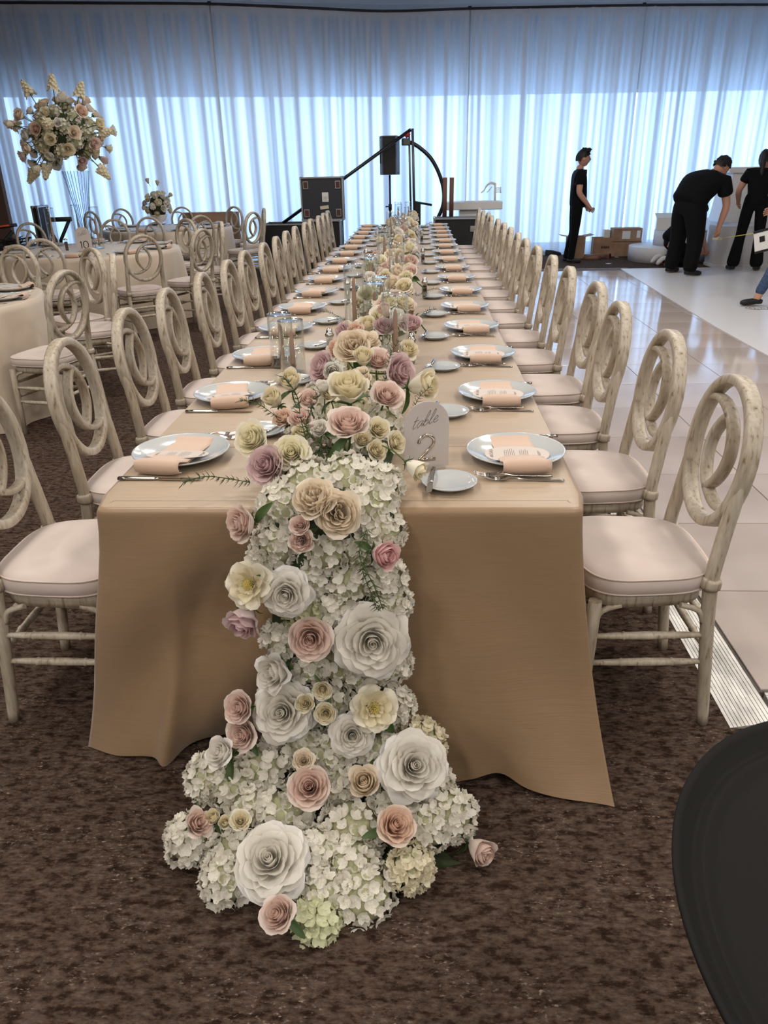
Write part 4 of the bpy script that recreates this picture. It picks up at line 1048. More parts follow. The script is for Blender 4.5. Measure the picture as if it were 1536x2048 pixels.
# (u, top row, size) : the rim fixes the distance because the height is known
CAN = [(558, 628, 's'), (580, 640, 's'), (790, 588, 't'), (706, 530, 't'), (749, 566, 's'), (762, 553, 's'), (745, 510, 's'), (741, 516, 's'), (793, 487, 't'), (792, 477, 's'), (803, 472, 's'), (768, 455, 't'), (806, 437, 't'), (797, 445, 's'), (781, 424, 't'), (790, 432, 's'), (816, 414, 't'), (797, 408, 't'), (817, 403, 't'), (800, 397, 't')]
cpos_ = []
for i, (u, w, s) in enumerate(CAN):
    z = ZTOP+(.215 if s == 's' else .315); p = at(u, w, z=z); p.y = min(p.y, 9.45)
    for q_ in cpos_:
        if math.hypot(p.x-q_[0], p.y-q_[1]) < .108: p.y = q_[1]+.115
    cpos_.append((p.x, p.y)); nm = ('tall' if s == 't' else 'short')
    for D_, tx_, gp in ((CY, 'clear glass cylinder around a mauve candle', 'glass cylinders on the runner'), (CN, 'mauve taper candle inside a glass cylinder', 'taper candles on the runner')):
        key = (s, id(D_)); lb = '%s %s, %s candle from the flower cascade' % (nm, tx_, ORD[i])
        o = D_[s] if key not in cu_ else dup(D_[s], (0, 0, 0)); cu_.add(key)
        o.location = (p.x, p.y, ZTOP+(.0005 if D_ is CY else .0105)); o['label'] = lb; o['group'] = gp
# ------------------------------------------------------------------ salt and pepper, extra tableware
def shaker(u, w, filled, label, y=None):
    p = at(u, w, z=ZTOP); t = thing('salt_shaker' if not filled else 'pepper_shaker', label, 'shaker', (p.x, p.y, ZTOP))
    MB().box((0, 0, .05), (.030, .030, .094), .2, .004).build('glass_body', M['rimglass'], t)
    MB().box((0, 0, .042), (.024, .024, .075), .2, .003).build('pepper' if filled else 'salt', M['pepper'] if filled else M['white'], t)
    MB().lathe([(.019, .094), (.0195, .103), (.014, .107), (.013, .118), (.009, .127), (.001, .130)], 14).build('cap', M['steel'], t)
M['pepper'] = mat('ground_pepper', (74, 58, 46), .9)
shaker(661, 716, False, 'glass salt shaker with steel cap beside the ivory garden rose'); shaker(823, 728, True, 'glass pepper shaker with steel cap beside the mauve rose')
for i, y in enumerate((3.15, 5.0, 6.9)):
    for s in (-1, 1):
        p = Vector((s*.24, y, ZTOP)); shaker_p = p
        t = thing('pepper_shaker' if s > 0 else 'salt_shaker', '%s shaker with steel cap, %s pair along the runner' % ('pepper' if s > 0 else 'salt', ORD[i+1]), 'shaker', p)
        MB().box((0, 0, .05), (.030, .030, .094), .2, .004).build('glass_body', M['rimglass'], t)
        MB().box((0, 0, .042), (.024, .024, .075), .2, .003).build('pepper' if s > 0 else 'salt', M['pepper'] if s > 0 else M['white'], t)
        MB().lathe([(.019, .094), (.0195, .103), (.014, .107), (.013, .118), (.009, .127), (.001, .130)], 14).build('cap', M['steel'], t)
# ------------------------------------------------------------------ table numbers
def table_sign(loc, rz, digits, label, ink, digitmat, sc=1.):
    t = thing('table_number', label, 'table sign', loc, rz)
    w_, h = .062*sc, .185*sc; P = [(-w_, 0), (w_, 0)]; n = 16
    P += [(w_*math.cos(PI*i/n), h-w_+w_*math.sin(PI*i/n)*1.0) for i in range(n+1)]
    mb = MB(); k = len(P); th = .0016
    mb.add([(x, -th, z) for x, z in P]+[(x, th, z) for x, z in P], [tuple(range(k)), tuple(range(2*k-1, k-1, -1))]+[(i, k+i, k+(i+1) % k, (i+1) % k) for i in range(k)])
    for i, v in enumerate(mb.V): mb.V[i] = (v[0], v[1], v[2]+.004)
    mb.build('panel', M['acrylic'], t)
    MB().box((0, 0, .003), (.10*sc, .036*sc, .006), 0, .001).build('foot', M['glass'], t)
    wd = MB(); tmp = MB(); word(tmp, 'table', .034*sc, (-.043*sc, 0), .0008*sc, 0, .5, .45)
    wd.add([(v[0], -th-.0004-v[2], .125*sc+v[1]+v[0]*.25) for v in tmp.V], tmp.F, True); wd.build('lettering', ink, t)
    return t, th
t, th = table_sign((.222, .262, ZTOP), rad(16), '2', 'frosted arched acrylic table number two beside the cascade', M['ink'], M['mirror'])
d = MB(); P = spline([(-.022, 0, .075), (-.019, 0, .088), (0, 0, .097), (.018, 0, .086), (.016, 0, .068), (-.004, 0, .046), (-.022, 0, .028)], 6)
d.tube([(p.x, -th-.001, p.z) for p in P], .0042, 6, flat=(1, .35), upv=(0, 1, 0)); d.tube([(-.024, -th-.001, .028), (.024, -th-.001, .028)], .0042, 6, flat=(1, .35), upv=(0, 1, 0)); d.build('numeral', M['mirror'], t)
(bx, by), _ = TABS['B']
ps = at(171, 503, z=.762)
t, th = table_sign((ps.x, ps.y, .762), rad(8), '10', 'arched white table number ten under the tall centrepiece', M['ink'], M['ink'], 1.3)
d = MB().tube([(-.040, -th-.001, .088), (-.028, -th-.001, .104), (-.028, -th-.001, .034)], .0042, 6, flat=(1, .3), upv=(0, 1, 0)); d.build('numeral', M['black'], t)
d = MB().tube([(.018+.026*math.cos(a*2*PI/20), -th-.001, .069+.035*math.sin(a*2*PI/20)) for a in range(20)], .0042, 6, closed=True, flat=(1, .3), upv=(0, 1, 0)); d.build('numeral', M['black'], t)
# ------------------------------------------------------------------ tall centrepiece on the round table
M['ribglass'] = glassmat('ribbed_glass', (247, 250, 252), .7, .04, .03)
vb = at(170, 488, z=.762); vb = Vector((-3.47, 7.02, .762)); bc = at(128, 272, y=vb.y)
t = thing('ribbed_vase', 'tall ribbed clear glass trumpet vase on the numbered round table', 'vase', vb)
G = []
n = 96
for k in range(n):
    a = 2*PI*k/n; f = 1+.028*(1 if (k//2) % 2 else -1); G.append([(r*f*math.cos(a), r*f*math.sin(a), z) for r, z in ((.052, .02), (.055, .10), (.065, .25), (.085, .45), (.112, .62), (.14, .78))])
MB().grid(G, closeu=True).build('trumpet', M['ribglass'], t)
M['riblines'] = glassmat('rib_edge_glass', (170, 186, 204), .8, .05, .12); rbm = MB()
for k in range(0, n, 4): rbm.tube([Vector(v)*1.0 for v in G[k]], .0022, 4, caps=False)
tag(rbm.build('ribs', M['riblines'], t), kind='stuff')
MB().lathe([(.001, 0), (.085, 0), (.09, .008), (.07, .014), (.055, .022), (.001, .024)], 32).build('foot', M['glass'], t)
fa = thing('flower_ball', 'large round arrangement of cream, blush and mauve roses on the tall vase', 'flower arrangement', (vb.x, vb.y, vb.z+.76))
rb = random.Random(17); ctr = Vector((bc.x-vb.x, 0, bc.z-(vb.z+.76)))
gb = MB().lathe([(.001, -.20), (.16, -.17), (.27, 0), (.24, .14), (.12, .24), (.001, .27)], 14, tuple(ctr)); gb.build('foliage_core', M['foam'], fa)
# the parts of the ball are placed in the frame of the vase top
def ballpart(kind, v, ax, d, co):
    p = ctr+v
    if kind == 'hyd':
        o = put_hydrangea((0, 0, 0), (0, 0, 1), d, co if co in HM else 'white', None, None, n=30, joined=True, parent=fa, fsz=.036)
        for k_ in ('label', 'category', 'group'):
            if k_ in o: del o[k_]
        o.matrix_local = Matrix.Translation(p-Vector(ax).normalized()*d*.3) @ orient(ax)
    else:
        o = put_rose((0, 0, 0), (0, 0, 1), d, kind, co, None, None, parent=fa, stem=True, stemlen=1.2 if v.length > .42 else .5, name='rosebud' if kind == 'bud' else 'rose')
        o.matrix_local = Matrix.Translation(p-Vector(ax).normalized()*d*.3) @ orient(ax, rb.uniform(0, 6)) @ Matrix.Scale(d, 4)
        for ch in list(o.children):          # small in view: keep only the bloom's main pieces
            if ch.name.startswith('leaf'): bpy.data.objects.remove(ch)
for k in range(26):
    z = 1-1.75*(k+.5)/26; ph = k*2.39996; s_ = math.sqrt(max(0, 1-z*z)); v = Vector((s_*math.cos(ph)*.33, s_*math.sin(ph)*.33, z*.30)); ballpart('hyd', v, v, rb.uniform(.15, .19), rb.choice(('white', 'cream', 'white')))
for k in range(54):
    z = 1-1.8*(k+.5)/54; ph = k*2.39996+1; s_ = math.sqrt(max(0, 1-z*z)); R_ = rb.choice((.38, .40, .43, .48)); v = Vector((s_*math.cos(ph)*R_*1.05, s_*math.sin(ph)*R_, z*R_*.88))
    ballpart(rb.choice(('rose', 'rose', 'garden', 'bud', 'side')), v, v, rb.uniform(.10, .135), rb.choices(('cream', 'ivory', 'blush', 'mauve', 'peach', 'white'), (5, 3, 4, 2, 3, 3))[0])
def stock_spike(v, ax, l=.14):
    g = MB(); M4 = Matrix.Translation(ctr+v) @ orient(ax)
    for k in range(34):
        t_ = k/33; a = k*2.4; r_ = .048*(1-.7*t_); fm_ = floret('cream', k % 4); Mx = Matrix.Translation((r_*math.cos(a), r_*math.sin(a), l*(t_-.2))) @ orient((math.cos(a), math.sin(a), .5), a) @ Matrix.Scale(.055*(1-.45*t_), 4)
        g.add([M4 @ (Mx @ vv.co) for vv in fm_.vertices], [tuple(pp.vertices) for pp in fm_.polygons], True)
    tag(g.build('stock_spike', HM['cream'], fa), kind='stuff')
    MB().tube([M4 @ Vector((0, 0, -.25)), M4 @ Vector((0, 0, l*.9))], .005, 5).build('stem', M['stem'], fa)
for v, ax in (((.02, -.1, .44), (.1, -.1, 1)), ((-.24, -.1, .40), (-.5, 0, 1)), ((.26, -.05, .38), (.45, 0, 1)), ((-.45, -.1, .10), (-1, 0, .3)), ((.46, -.1, .02), (1, -.1, .1)), ((.38, -.1, -.33), (.7, 0, -.8)), ((-.36, -.1, -.35), (-.6, 0, -.8)), ((-.16, -.2, -.30), (-.2, -.3, -1)), ((.0, -.36, .1), (0, -1, .3))): stock_spike(Vector(v), ax)
# pillar candles and glasses of the round table
for i, (u, w, lb) in enumerate(((112, 500, 'beside the tall ribbed vase, flight-case side'), (200, 497, 'beside the tall ribbed vase, aisle side'), (163, 487, 'behind the arched number ten'))):
    p = at(u, w, z=.763)
    for D_, tx_, gp in ((CY, 'glass cylinder with candle on the numbered round table, ', 'glass cylinders on the numbered round table'), (CN, 'mauve candle in a cylinder ', 'candles on the numbered round table')):
        o = dup(D_['t'], (p.x, p.y, .7625+(.0105 if D_ is CN else 0)), 0, tx_+lb, gp)
        if D_ is CY: o.scale = (1, 1, 1.35)
        else: o.scale = (1, 1, 1.3)
p = at(135, 502, z=.763); shaker_b = thing('pepper_shaker', 'pepper shaker beside the arched number ten', 'shaker', (p.x, p.y, .763))
MB().box((0, 0, .055), (.036, .036, .11), .3, .004).build('glass_body', M['glass'], shaker_b); MB().box((0, 0, .05), (.028, .028, .09), .3, .003).build('pepper', M['pepper'], shaker_b); MB().lathe([(.02, .11), (.02, .122), (.001, .128)], 12).build('cap', M['steel'], shaker_b)
# low bowl of flowers on the farthest round table
pb = at(320, 452, z=.763); pb = Vector((-3.72, 10.35, .763)); 
t = thing('flower_bowl', 'white footed flower bowl on the farthest round table', 'bowl', pb); MB().lathe([(.001, 0), (.06, 0), (.065, .01), (.03, .025), (.03, .05), (.09, .09), (.12, .15), (.125, .17), (.115, .168), (.08, .10), (.001, .07)], 28).build('bowl', M['white'], t)
fb = thing('flower_bouquet', 'bouquet of white and blush roses in the footed bowl', 'flower arrangement', (pb.x, pb.y, pb.z+.15)); fa_keep, ctr_keep = fa, ctr; fa, ctr = fb, Vector((0, 0, .12))
MB().lathe([(.001, -.14), (.10, -.10), (.14, 0), (.08, .14), (.001, .17)], 12, tuple(ctr)).build('foliage_core', M['foam'], fb)
for k in range(24):
    z = 1-1.5*(k+.5)/24; ph = k*2.39996; s_ = math.sqrt(max(0, 1-z*z)); v = Vector((s_*math.cos(ph)*.19, s_*math.sin(ph)*.19, z*.20+.02)); ballpart(rb.choice(('rose', 'bud', 'garden', 'hyd')), v, v, rb.uniform(.085, .11), rb.choices(('cream', 'white', 'blush', 'mauve'), (5, 4, 2, 1))[0])
for v in ((-.08, -.05, .36), (.06, -.05, .33), (.22, -.05, .16)): ballpart('bud', Vector(v), v, .085, 'cream' if v[0] != -.08 else 'blush')
fa, ctr = fa_keep, ctr_keep
# ------------------------------------------------------------------ oval waiter's tray in the foreground
M['traymat'] = mat('black_rubber_tray', (20, 19, 18), .75, spec=.2)
t = thing('serving_tray', 'large oval black waiter tray with raised rim', 'tray', (.762, -1.125, .772))
MB().lathe([(.001, .004), (.80, .004), (.845, .006), (.87, .012), (.885, .012), (.90, .008), (.925, .010), (.965, .026), (.99, .030), (1.0, .029), (.998, .024), (.975, .020), (.94, .001), (.90, 0), (.001, 0)], 96, sx=.292, sy=.345).build('tray_body', M['traymat'], t)
t.rotation_euler = (rad(0), 0, 0)
s = thing('tray_stand', 'folding black tray stand under the oval tray', 'stand', (.762, -1.125, 0))
for a in (-1, 1):
    for b in (-1, 1): MB().tube([(b*.20, a*.18, .008), (-b*.20, a*.18, .755)], .014, 8).build('leg', M['black'], s)
for b in (-1, 1):
    MB().tube([(b*.20, -.2, .755), (b*.20, .2, .755)], .014, 8).build('top_rail', M['black'], s); MB().tube([(b*.155, -.18, .1), (b*.155, .18, .1)], .010, 8).build('cross_bar', M['black'], s); MB().box((b*.1, 0, .758), (.2, .0, .003)) 


# ------------------------------------------------------------------ road cases, lifter, speaker and cartons at the far end
def pxbox(u0, w0, u1, w1, y):
    a = at(u0, w0, y=y); b = at(u1, w1, y=y); return min(a.x, b.x), max(a.x, b.x), min(a.z, b.z), max(a.z, b.z)
def road_case(label, x0, x1, y0, y1, z0, z1, group=None, latch=(), handle=(), open_top=False, plates=False, papers=False):
    t = thing('road_case', label, 'case', ((x0+x1)/2, y0, z0), 0, 'road cases at the far end')
    w_, d_, h = x1-x0, y1-y0, z1-z0; X = w_/2
    if open_top:
        b = MB().box((0, .008, h/2), (w_-.02, .016, h-.02)).box((0, d_-.008, h/2), (w_-.02, .016, h-.02)).box((-X+.012, d_/2, h/2), (.016, d_-.02, h-.02)).box((X-.012, d_/2, h/2), (.016, d_-.02, h-.02)).box((0, d_/2, .015), (w_-.02, d_-.02, .02))
    else: b = MB().box((0, d_/2, h/2), (w_-.016, d_-.016, h-.016), 0, .004)
    b.build('shell', M['darkgrey'] if plates else M['black'], t)
    e = .013
    for s in (-1, 1):
        for yy_ in (0, d_): MB().box((s*(X-e/2), yy_, h/2), (e*1.6, e*1.6, h)).build('edge_profile', M['alu'], t)
        for z in (e/2, h-e/2):
            MB().box((s*(X-e/2), d_/2, z), (e*1.6, d_, e*1.6)).build('edge_profile', M['alu'], t)
    for yy_ in (0, d_):
        for z in (e/2, h-e/2): MB().box((0, yy_, z), (w_, e*1.6, e*1.6)).build('edge_profile', M['alu'], t)
    for s in (-1, 1):
        for yy_ in (0, d_):
            for z in (0, h): MB().box((s*(X-.012), yy_, z+(.012 if z == 0 else -.012)), (.04, .035, .04), 0, .008).build('corner_cap', M['alu'], t)
    for (fx, fz) in latch:
        l_ = MB().box((fx*X, -.010, fz*h), (.075, .012, .085), 0, .003).build('latch', M['alu'], t); MB().box((fx*X, -.018, fz*h-.005), (.05, .008, .03), 0, .002).build('butterfly', M['steel'], l_)
    for (fx, fz) in handle:
        l_ = MB().box((fx*X, -.008, fz*h), (.15, .010, .10), 0, .003).build('handle_dish', M['alu'], t); MB().box((fx*X, -.015, fz*h), (.12, .010, .07), 0, .003).build('dish_recess', M['black'], l_); MB().tube([(fx*X-.05, -.026, fz*h), (fx*X+.05, -.026, fz*h)], .010, 8).build('grip', M['darkgrey'], l_)
    if plates:
        for s in (-1, 1):
            for z in (.82, .17):
                l_ = MB().box((s*X*.76, -.004, z*h), (.085, .012, .115), 0, .003).build('recessed_plate', M['alu'], t); MB().box((s*X*.76, -.011, z*h), (.062, .004, .09)).build('plate_recess', M['rust'], l_)
    if papers:
        MB().box((.05, -.0005, h*.54), (.10, .004, .135)).build('paper_label', M['paper'], t)
        q_ = MB().box((0, 0, 0), (.135, .004, .05)).build('tape_strip', M['tape'], t, (.03, -.001, h*.30)); q_.rotation_euler.y = rad(-6)
        for k in range(5): MB().box((.05, -.003, h*.54-.045+.012*k), (.07-.02*(k % 2), .002, .003)).build('print_line', M['ink'], t)
    if z0 < .01:
        for s in (-1, 1):
            for yy_ in (.08, d_-.08): pass
    return t
M['rust'] = mat('rusty_recess', (84, 50, 40), .7); M['tape'] = mat('masking_tape', (206, 198, 176), .8); M['bluecase'] = mat('blue_black_laminate', (36, 42, 62), .5)
a = pxbox(525, 449, 612, 520, 11.0); road_case('open black road case beside the upright grey case', a[0], -1.62, 11.0, 11.55, .0, a[3], latch=((.5, .62),), handle=((-.2, .5),), open_top=True)
a = pxbox(600, 355, 688, 440, 11.0); zb = at(640, 441, y=11.0).z
road_case('tall dark blue road case carrying the grey lid', a[0]+.02, a[1]-.06, 11.0, 11.5, .0, zb)
road_case('grey road case lid standing upright with paper labels', a[0]-.005, a[1], 11.02, 11.20, zb+.003, a[3], plates=True, papers=True)
a = pxbox(872, 437, 957, 500, 10.75); road_case('black road case under the two brown tubes', a[0]-.03, a[1]+.14, 10.75, 11.17, 0, a[3], latch=((.42, .80),), handle=((.42, .42),))
# two mailing tubes standing on the case
for i, u in enumerate((889, 901)):
    p = at(u, 437, y=10.98); zt = at(u, 355, y=10.98).z; zb2 = a[3]+.008
    t = thing('cardboard_tube', ['brown cardboard tube standing nearer the black hoop', 'brown cardboard tube standing nearer the white counter'][i], 'tube', (p.x+(.0 if i == 0 else .012), 10.98+.04*i, zb2))
    h = zt-zb2; MB().lathe([(.034, 0), (.034, h), (.030, h), (.030, h-.05)], 18).build('tube', M['tubebrown'] if 'tubebrown' in M else M.setdefault('tubebrown', mat('brown_tube_card', (112, 78, 66), .8)), t)
    MB().lathe([(.001, h-.012), (.0298, h-.012)], 16).build('end_cap', M['darkgrey'], t)
# speaker on tripod
a = pxbox(757, 272, 799, 350, 11.45); cx_ = (a[0]+a[1])/2; w_ = a[1]-a[0]; h = a[3]-a[2]
t = thing('speaker_stand', 'black tripod speaker stand under the loudspeaker', 'stand', (cx_, 11.6, 0))
MB().tube([(0, 0, .12), (0, 0, .95)], .020, 10).build('lower_tube', M['black'], t); MB().tube([(0, 0, .9), (0, 0, a[2]+.002)], .015, 10).build('upper_tube', M['black'], t)
c_ = MB().tube([(0, 0, .88), (0, 0, .97)], .028, 10).build('collar', M['black'], t); MB().tube([(-.02, 0, .93), (-.075, 0, .93)], [.008, .014], 8).build('knob', M['black'], c_)
for k in range(3):
    an = 2*PI*k/3+.5; MB().tube([(0, 0, .62), (.45*math.cos(an), .45*math.sin(an), .012)], .012, 8).build('leg', M['black'], t)
s = thing('loudspeaker', 'black loudspeaker on the tripod stand before the curtain', 'speaker', (cx_, 11.6, a[2]+.004)); X = w_/2
P = [(-X, .12), (-X*.75, -.14), (X*.72, -.14), (X, .12), (X*.55, .17), (-X*.55, .17)]
MB().prism(P, 0, h).build('cabinet', M['speakergrey'] if 'speakergrey' in M else M.setdefault('speakergrey', mat('grey_speaker_cabinet', (88, 96, 112), .6)), s)
MB().box((-.0, -.145, h/2), (w_*.60, .012, h*.96), 0, .004).build('grille', M['black'], s)
for z in (.03, h-.03): MB().box((0, -.02, z), (w_*.9, .1, .012)).build('foot_rail', M['darkgrey'], s)
MB().box((-X*.86, -.02, h*.42), (.02, .08, .14)).build('handle', M['black'], s)
# crank lifter with diagonal arm and hoop
t = thing('lift_stand', 'black lifting stand with twin masts, diagonal boom and curved hoop', 'stand', (0, 0, 0)); yl = 11.30
def seg(nm, P_, r, mt, up=None, n=8, flat=None): return MB().tube([at(u, w, y=yl) for u, w in P_], r, n, flat=flat, upv=up).build(nm, mt, t)
seg('mast', ((818, 262), (822, 440)), .016, M['mast'] if 'mast' in M else M.setdefault('mast', mat('grey_mast', (92, 94, 98), .4, metal=.6)), flat=(1, 1.2), up=(0, 1, 0))
seg('mast', ((825, 257), (829, 440)), .020, M['mast'], flat=(1, 1.2), up=(0, 1, 0))
bo = seg('boom', ((822, 259), (566, 446)), .027, M['blackgloss'])
seg('boom_band', ((819, 266), (811, 274)), .030, M['red'] if 'red' in M else M.setdefault('red', mat('red_tape', (170, 40, 48), .6)))
hp = spline([(*at(u, w, y=yl+.06),) for u, w in ((806, 287), (820, 285), (840, 296), (862, 317), (878, 347), (887, 380), (886, 410), (874, 440))]+[(.38, yl+.06, .45), (.10, yl+.06, .25)], 6)
MB().tube(hp, .030, 10).build('hoop', M['blackgloss'], t)
pc = at(812, 284, y=yl); MB().box((pc.x, yl-.03, pc.z), (.12, .09, .10), .3, .01).build('winch', M['mast'], t)
pb_ = at(835, 420, y=yl); MB().box((pb_.x, yl, .5), (.10, .12, 1.0), 0, .01).build('base_column', M['black'], t)
MB().tube([at(829, 404, y=yl), at(864, 410, y=yl)], .018, 8).build('side_arm', M['black'], t)
for dx in (-.38, .38): MB().tube([(pb_.x, yl, .06), (pb_.x+dx, yl-.12, .03)], .026, 8).build('foot', M['black'], t)
# white counter with a clamp tool
a = pxbox(893, 404, 1003, 418, 11.95); yc = 11.95
t = thing('white_counter', 'white cocktail counter behind the road case', 'counter', ((a[0]+a[1])/2, yc, 0))
MB().box((0, .12, (a[2]+a[3])/2), (a[1]-a[0], .5, a[3]-a[2]), 0, .01).build('counter_top', M['white'], t)
b = pxbox(919, 418, 959, 440, yc); MB().box(((b[0]+b[1])/2-(a[0]+a[1])/2, .12, a[2]/2), (b[1]-b[0], .34, a[2]), 0, .006).build('pedestal', M['white'], t)
tag(MB().box((.05+(a[0]+a[1])/2, yc+.05, a[3]+.003), (.46, .34, .005), .05).build('paper_sheet', M['paper']), 'white paper sheets on the white counter', 'paper')
p0 = at(990, 403, y=yc); t = thing('caulking_gun', 'white caulking gun standing on the white counter', 'tool', (p0.x, yc+.02, a[3]+.006))
def q3(u, w): v = at(u, w, y=yc); return (v.x-p0.x, -.0, v.z-a[3]-.006)
MB().tube([(0, 0, 0), q3(990.5, 366)], [.022, .022], 8, flat=(1, .8)).build('body', M['white'], t)
MB().tube(spline([q3(990, 368), q3(982, 366), (q3(974, 371)), q3(968, 381), q3(962, 386)], 4), [.020]*5+[.016]*5+[.010]*7, 8).build('handle', M['white'], t)
MB().tube(spline([q3(984, 374), q3(979, 380), q3(974, 385)], 4), .007, 6).build('trigger', M['white'], t)
for w in (376, 380, 384): MB().tube([q3(991, w), q3(1001, w)], .006, 6).build('prong', M['white'], t)
MB().tube([q3(1001.5, 374), q3(1001.5, 386)], .009, 6).build('end_plate', M['white'], t)
# cartons
def carton(label, x0, x1, y0, y1, z0, z1, flaps=0, rz=0, labels=(), name='cardboard_box', mt=None, open_=True, group='cartons'):
    mt = mt or M['cardboard']; t = thing(name, label, 'box', ((x0+x1)/2, (y0+y1)/2, z0), rz, group); w_, d_, h = x1-x0, y1-y0, z1-z0; k = .006
    b = MB().box((0, -d_/2+k/2, h/2), (w_, k, h)).box((0, d_/2-k/2, h/2), (w_, k, h)).box((-w_/2+k/2, 0, h/2), (k, d_-2*k, h)).box((w_/2-k/2, 0, h/2), (k, d_-2*k, h)).box((0, 0, k/2), (w_, d_, k))
    if not open_: b.box((0, 0, h-k/2), (w_-2*k, d_-2*k, k))
    b.build('carton_body', mt, t)
    if flaps:
        f = d_*.45
        for s, an in ((1, flaps), (-1, flaps*.8)):
            q_ = MB().box((s*f/2, 0, 0), (f, d_*.98, k)).build('flap', mt, t, (s*w_/2, 0, h)); q_.rotation_euler.y = -s*rad(an)
    for (fx, fz, lw, lh, m_) in labels: MB().box((fx*w_/2, -d_/2-.0015, fz*h), (lw, .003, lh)).build('label', m_, t)
    return t
M['green'] = mat('green_tape', (44, 176, 72), .7)
a = pxbox(372, 424, 486, 470, 11.75); carton('long brown carton with green tape labels behind the round table', a[0], a[1], 11.52, 11.60, .0, a[3], labels=((-.25, .82, .12, .05, M['green']), (.45, .74, .12, .05, M['green'])), open_=False, name='cardboard_box').location.z = 0
f0 = at(1160, 518, z=0); a = pxbox(1145, 474, 1168, 514, f0.y); carton('open cardboard box behind the standing man', a[0]-.05, a[1], f0.y+.0, f0.y+.32, 0, a[3], flaps=12)
f0 = at(1210, 513, z=0); a = pxbox(1187, 475, 1226, 512, f0.y); carton('square printed cardboard box behind the brown shoes', a[0], a[1], f0.y-.06, f0.y+.14, 0, a[3], labels=((-.2, .5, .03, .04, M['rust']), (.02, .5, .03, .04, M['rust']), (.2, .5, .03, .04, M['rust']), (.4, .5, .03, .04, M['rust'])))
f0 = at(1262, 513, z=0); a = pxbox(1230, 484, 1292, 508, f0.y); zc1 = a[3]
carton('long cardboard carton at the bottom of the stack by the stage', a[0], a[1]-.1, f0.y, f0.y+.26, 0, zc1, open_=False)
a2 = pxbox(1228, 457, 1294, 484, f0.y); carton('taped cardboard carton on top of the long carton by the stage', a2[0], a2[1]-.1, f0.y, f0.y+.26, zc1+.002, a2[3], labels=((-.1, .5, .14, .13, M['paper']), (.75, .55, .06, .12, M['paper'])), open_=False)
a3 = pxbox(1211, 459, 1234, 486, f0.y+.3); carton('white open box behind the taped cartons', a3[0]-.05, a2[0]-.02, f0.y+.16, f0.y+.30, 0, a3[3], mt=M['paper'])
# shoes
def shoe(label, loc, rz, mt, group, l=.28, sole=None):
    t = thing('shoe', label, 'shoe', loc, rz, group); G = []
    for i in range(13):
        f = i/12; x = -l/2+l*f; w_ = .038*(1+.35*math.sin(PI*min(1, f*1.1)))*(1 if f < .9 else .75-.0*(f-.9)); h = .085-.02*f if f < .45 else .076-.075*(f-.45)
        if f in (0.0,): w_ *= .5
        if f == 1: w_ *= .45; h *= .7
        G.append([(x, w_*s, z*h+.012) for s, z in ((-1, 0), (-.98, .45), (-.62, .9), (0, 1.0), (.62, .9), (.98, .45), (1, 0))])
    MB().grid(G).build('upper', mt, t)
    P = [(g[0][0], g[0][1]*1.06) for g in G]+[(g[-1][0], g[-1][1]*1.06) for g in G[::-1]]
    MB().prism(P, 0, .016).build('sole', sole or M['rust'], t); return t
M['brownshoe'] = mat('brown_leather', (112, 70, 44), .45)
p = at(1183, 519, z=0); shoe('brown leather shoe lying in front of its pair', (p.x, p.y, 0), PI-.2, M['brownshoe'], 'pair of brown shoes', .30); p = at(1207, 518, z=0); shoe('brown leather shoe beside the square printed box', (p.x+.05, p.y+.10, 0), PI-1.2, M['brownshoe'], 'pair of brown shoes', .28)
p = at(1100, 510, z=0); shoe('black shoe by the curtain hem, toe outwards', (p.x+.05, p.y-.05, 0), .1, M['black'], 'black shoes by the curtain', .29, M['black']); shoe('black shoe by the curtain hem, behind another', (p.x-.10, p.y+.12, 0), 1.2, M['black'], 'black shoes by the curtain', .29, M['black'])
for i, (u, w) in enumerate(((1217, 527), (1233, 514))):
    p = at(u, w, z=.002); tag(MB().box((p.x, p.y, .0015), (.09, .06, .002), .6+i).build('paper_scrap', M['paper']), ['white paper scrap on the carpet beside the brown shoes', 'white paper scrap on the carpet beside the cartons'][i], 'paper')
# ------------------------------------------------------------------ white stage, steps and pedestal
ps0 = at(1470, 543, z=.0)
M['stage'] = mat('white_stage_skin', (214, 212, 212), .45)
hs_ = .60
t = thing('stage_platform', 'white stage platform behind the bending man and the woman', 'stage', (0, 0, 0))
PL = [(4.80, 10.70), (9.0, 10.70), (9.0, 12.9), (5.25, 12.9), (5.25, 11.15), (4.80, 11.15)]
MB().prism(PL, 0.0, hs_).build('platform', M['stage'], t)
MB().prism([(4.788, 10.688), (9.0, 10.688), (9.0, 10.70), (4.80, 10.70), (4.80, 11.15), (4.788, 11.15)], 0, .04).build('base_trim', M['white'], t)
zt1 = .235; zt2 = .47; c1 = (4.40, 11.86); c2 = (4.62, 11.96)
tag(MB().lathe([(.62, .0), (.62, zt1-.008), (.612, zt1), (.001, zt1)], 48, (*c1, 0)).build('round_step', M['stage']), 'lowest white round stage step beside the cartons', 'step')
tag(MB().lathe([(.42, zt1+.001), (.42, zt2-.008), (.412, zt2), (.001, zt2)], 48, (*c2, 0)).build('round_step', M['stage']), 'upper white round stage step against the platform', 'step')
f1 = Vector((4.1, 11.24, 0))
pp_ = at(1340, 468, y=f1.y+.7); t = thing('foam_panel_box', 'white folded panel box resting on the upper stage step', 'box', (pp_.x-.06, f1.y+.62, zt2+.003))
MB().box((0, 0, .10), (.42, .03, .20), .0, .004).build('panel', M['paper'], t); q_ = MB().box((.0, .08, 0), (.42, .16, .012), 0, .003).build('panel_fold', M['paper'], t, (0, .01, .19)); q_.rotation_euler.x = rad(25)
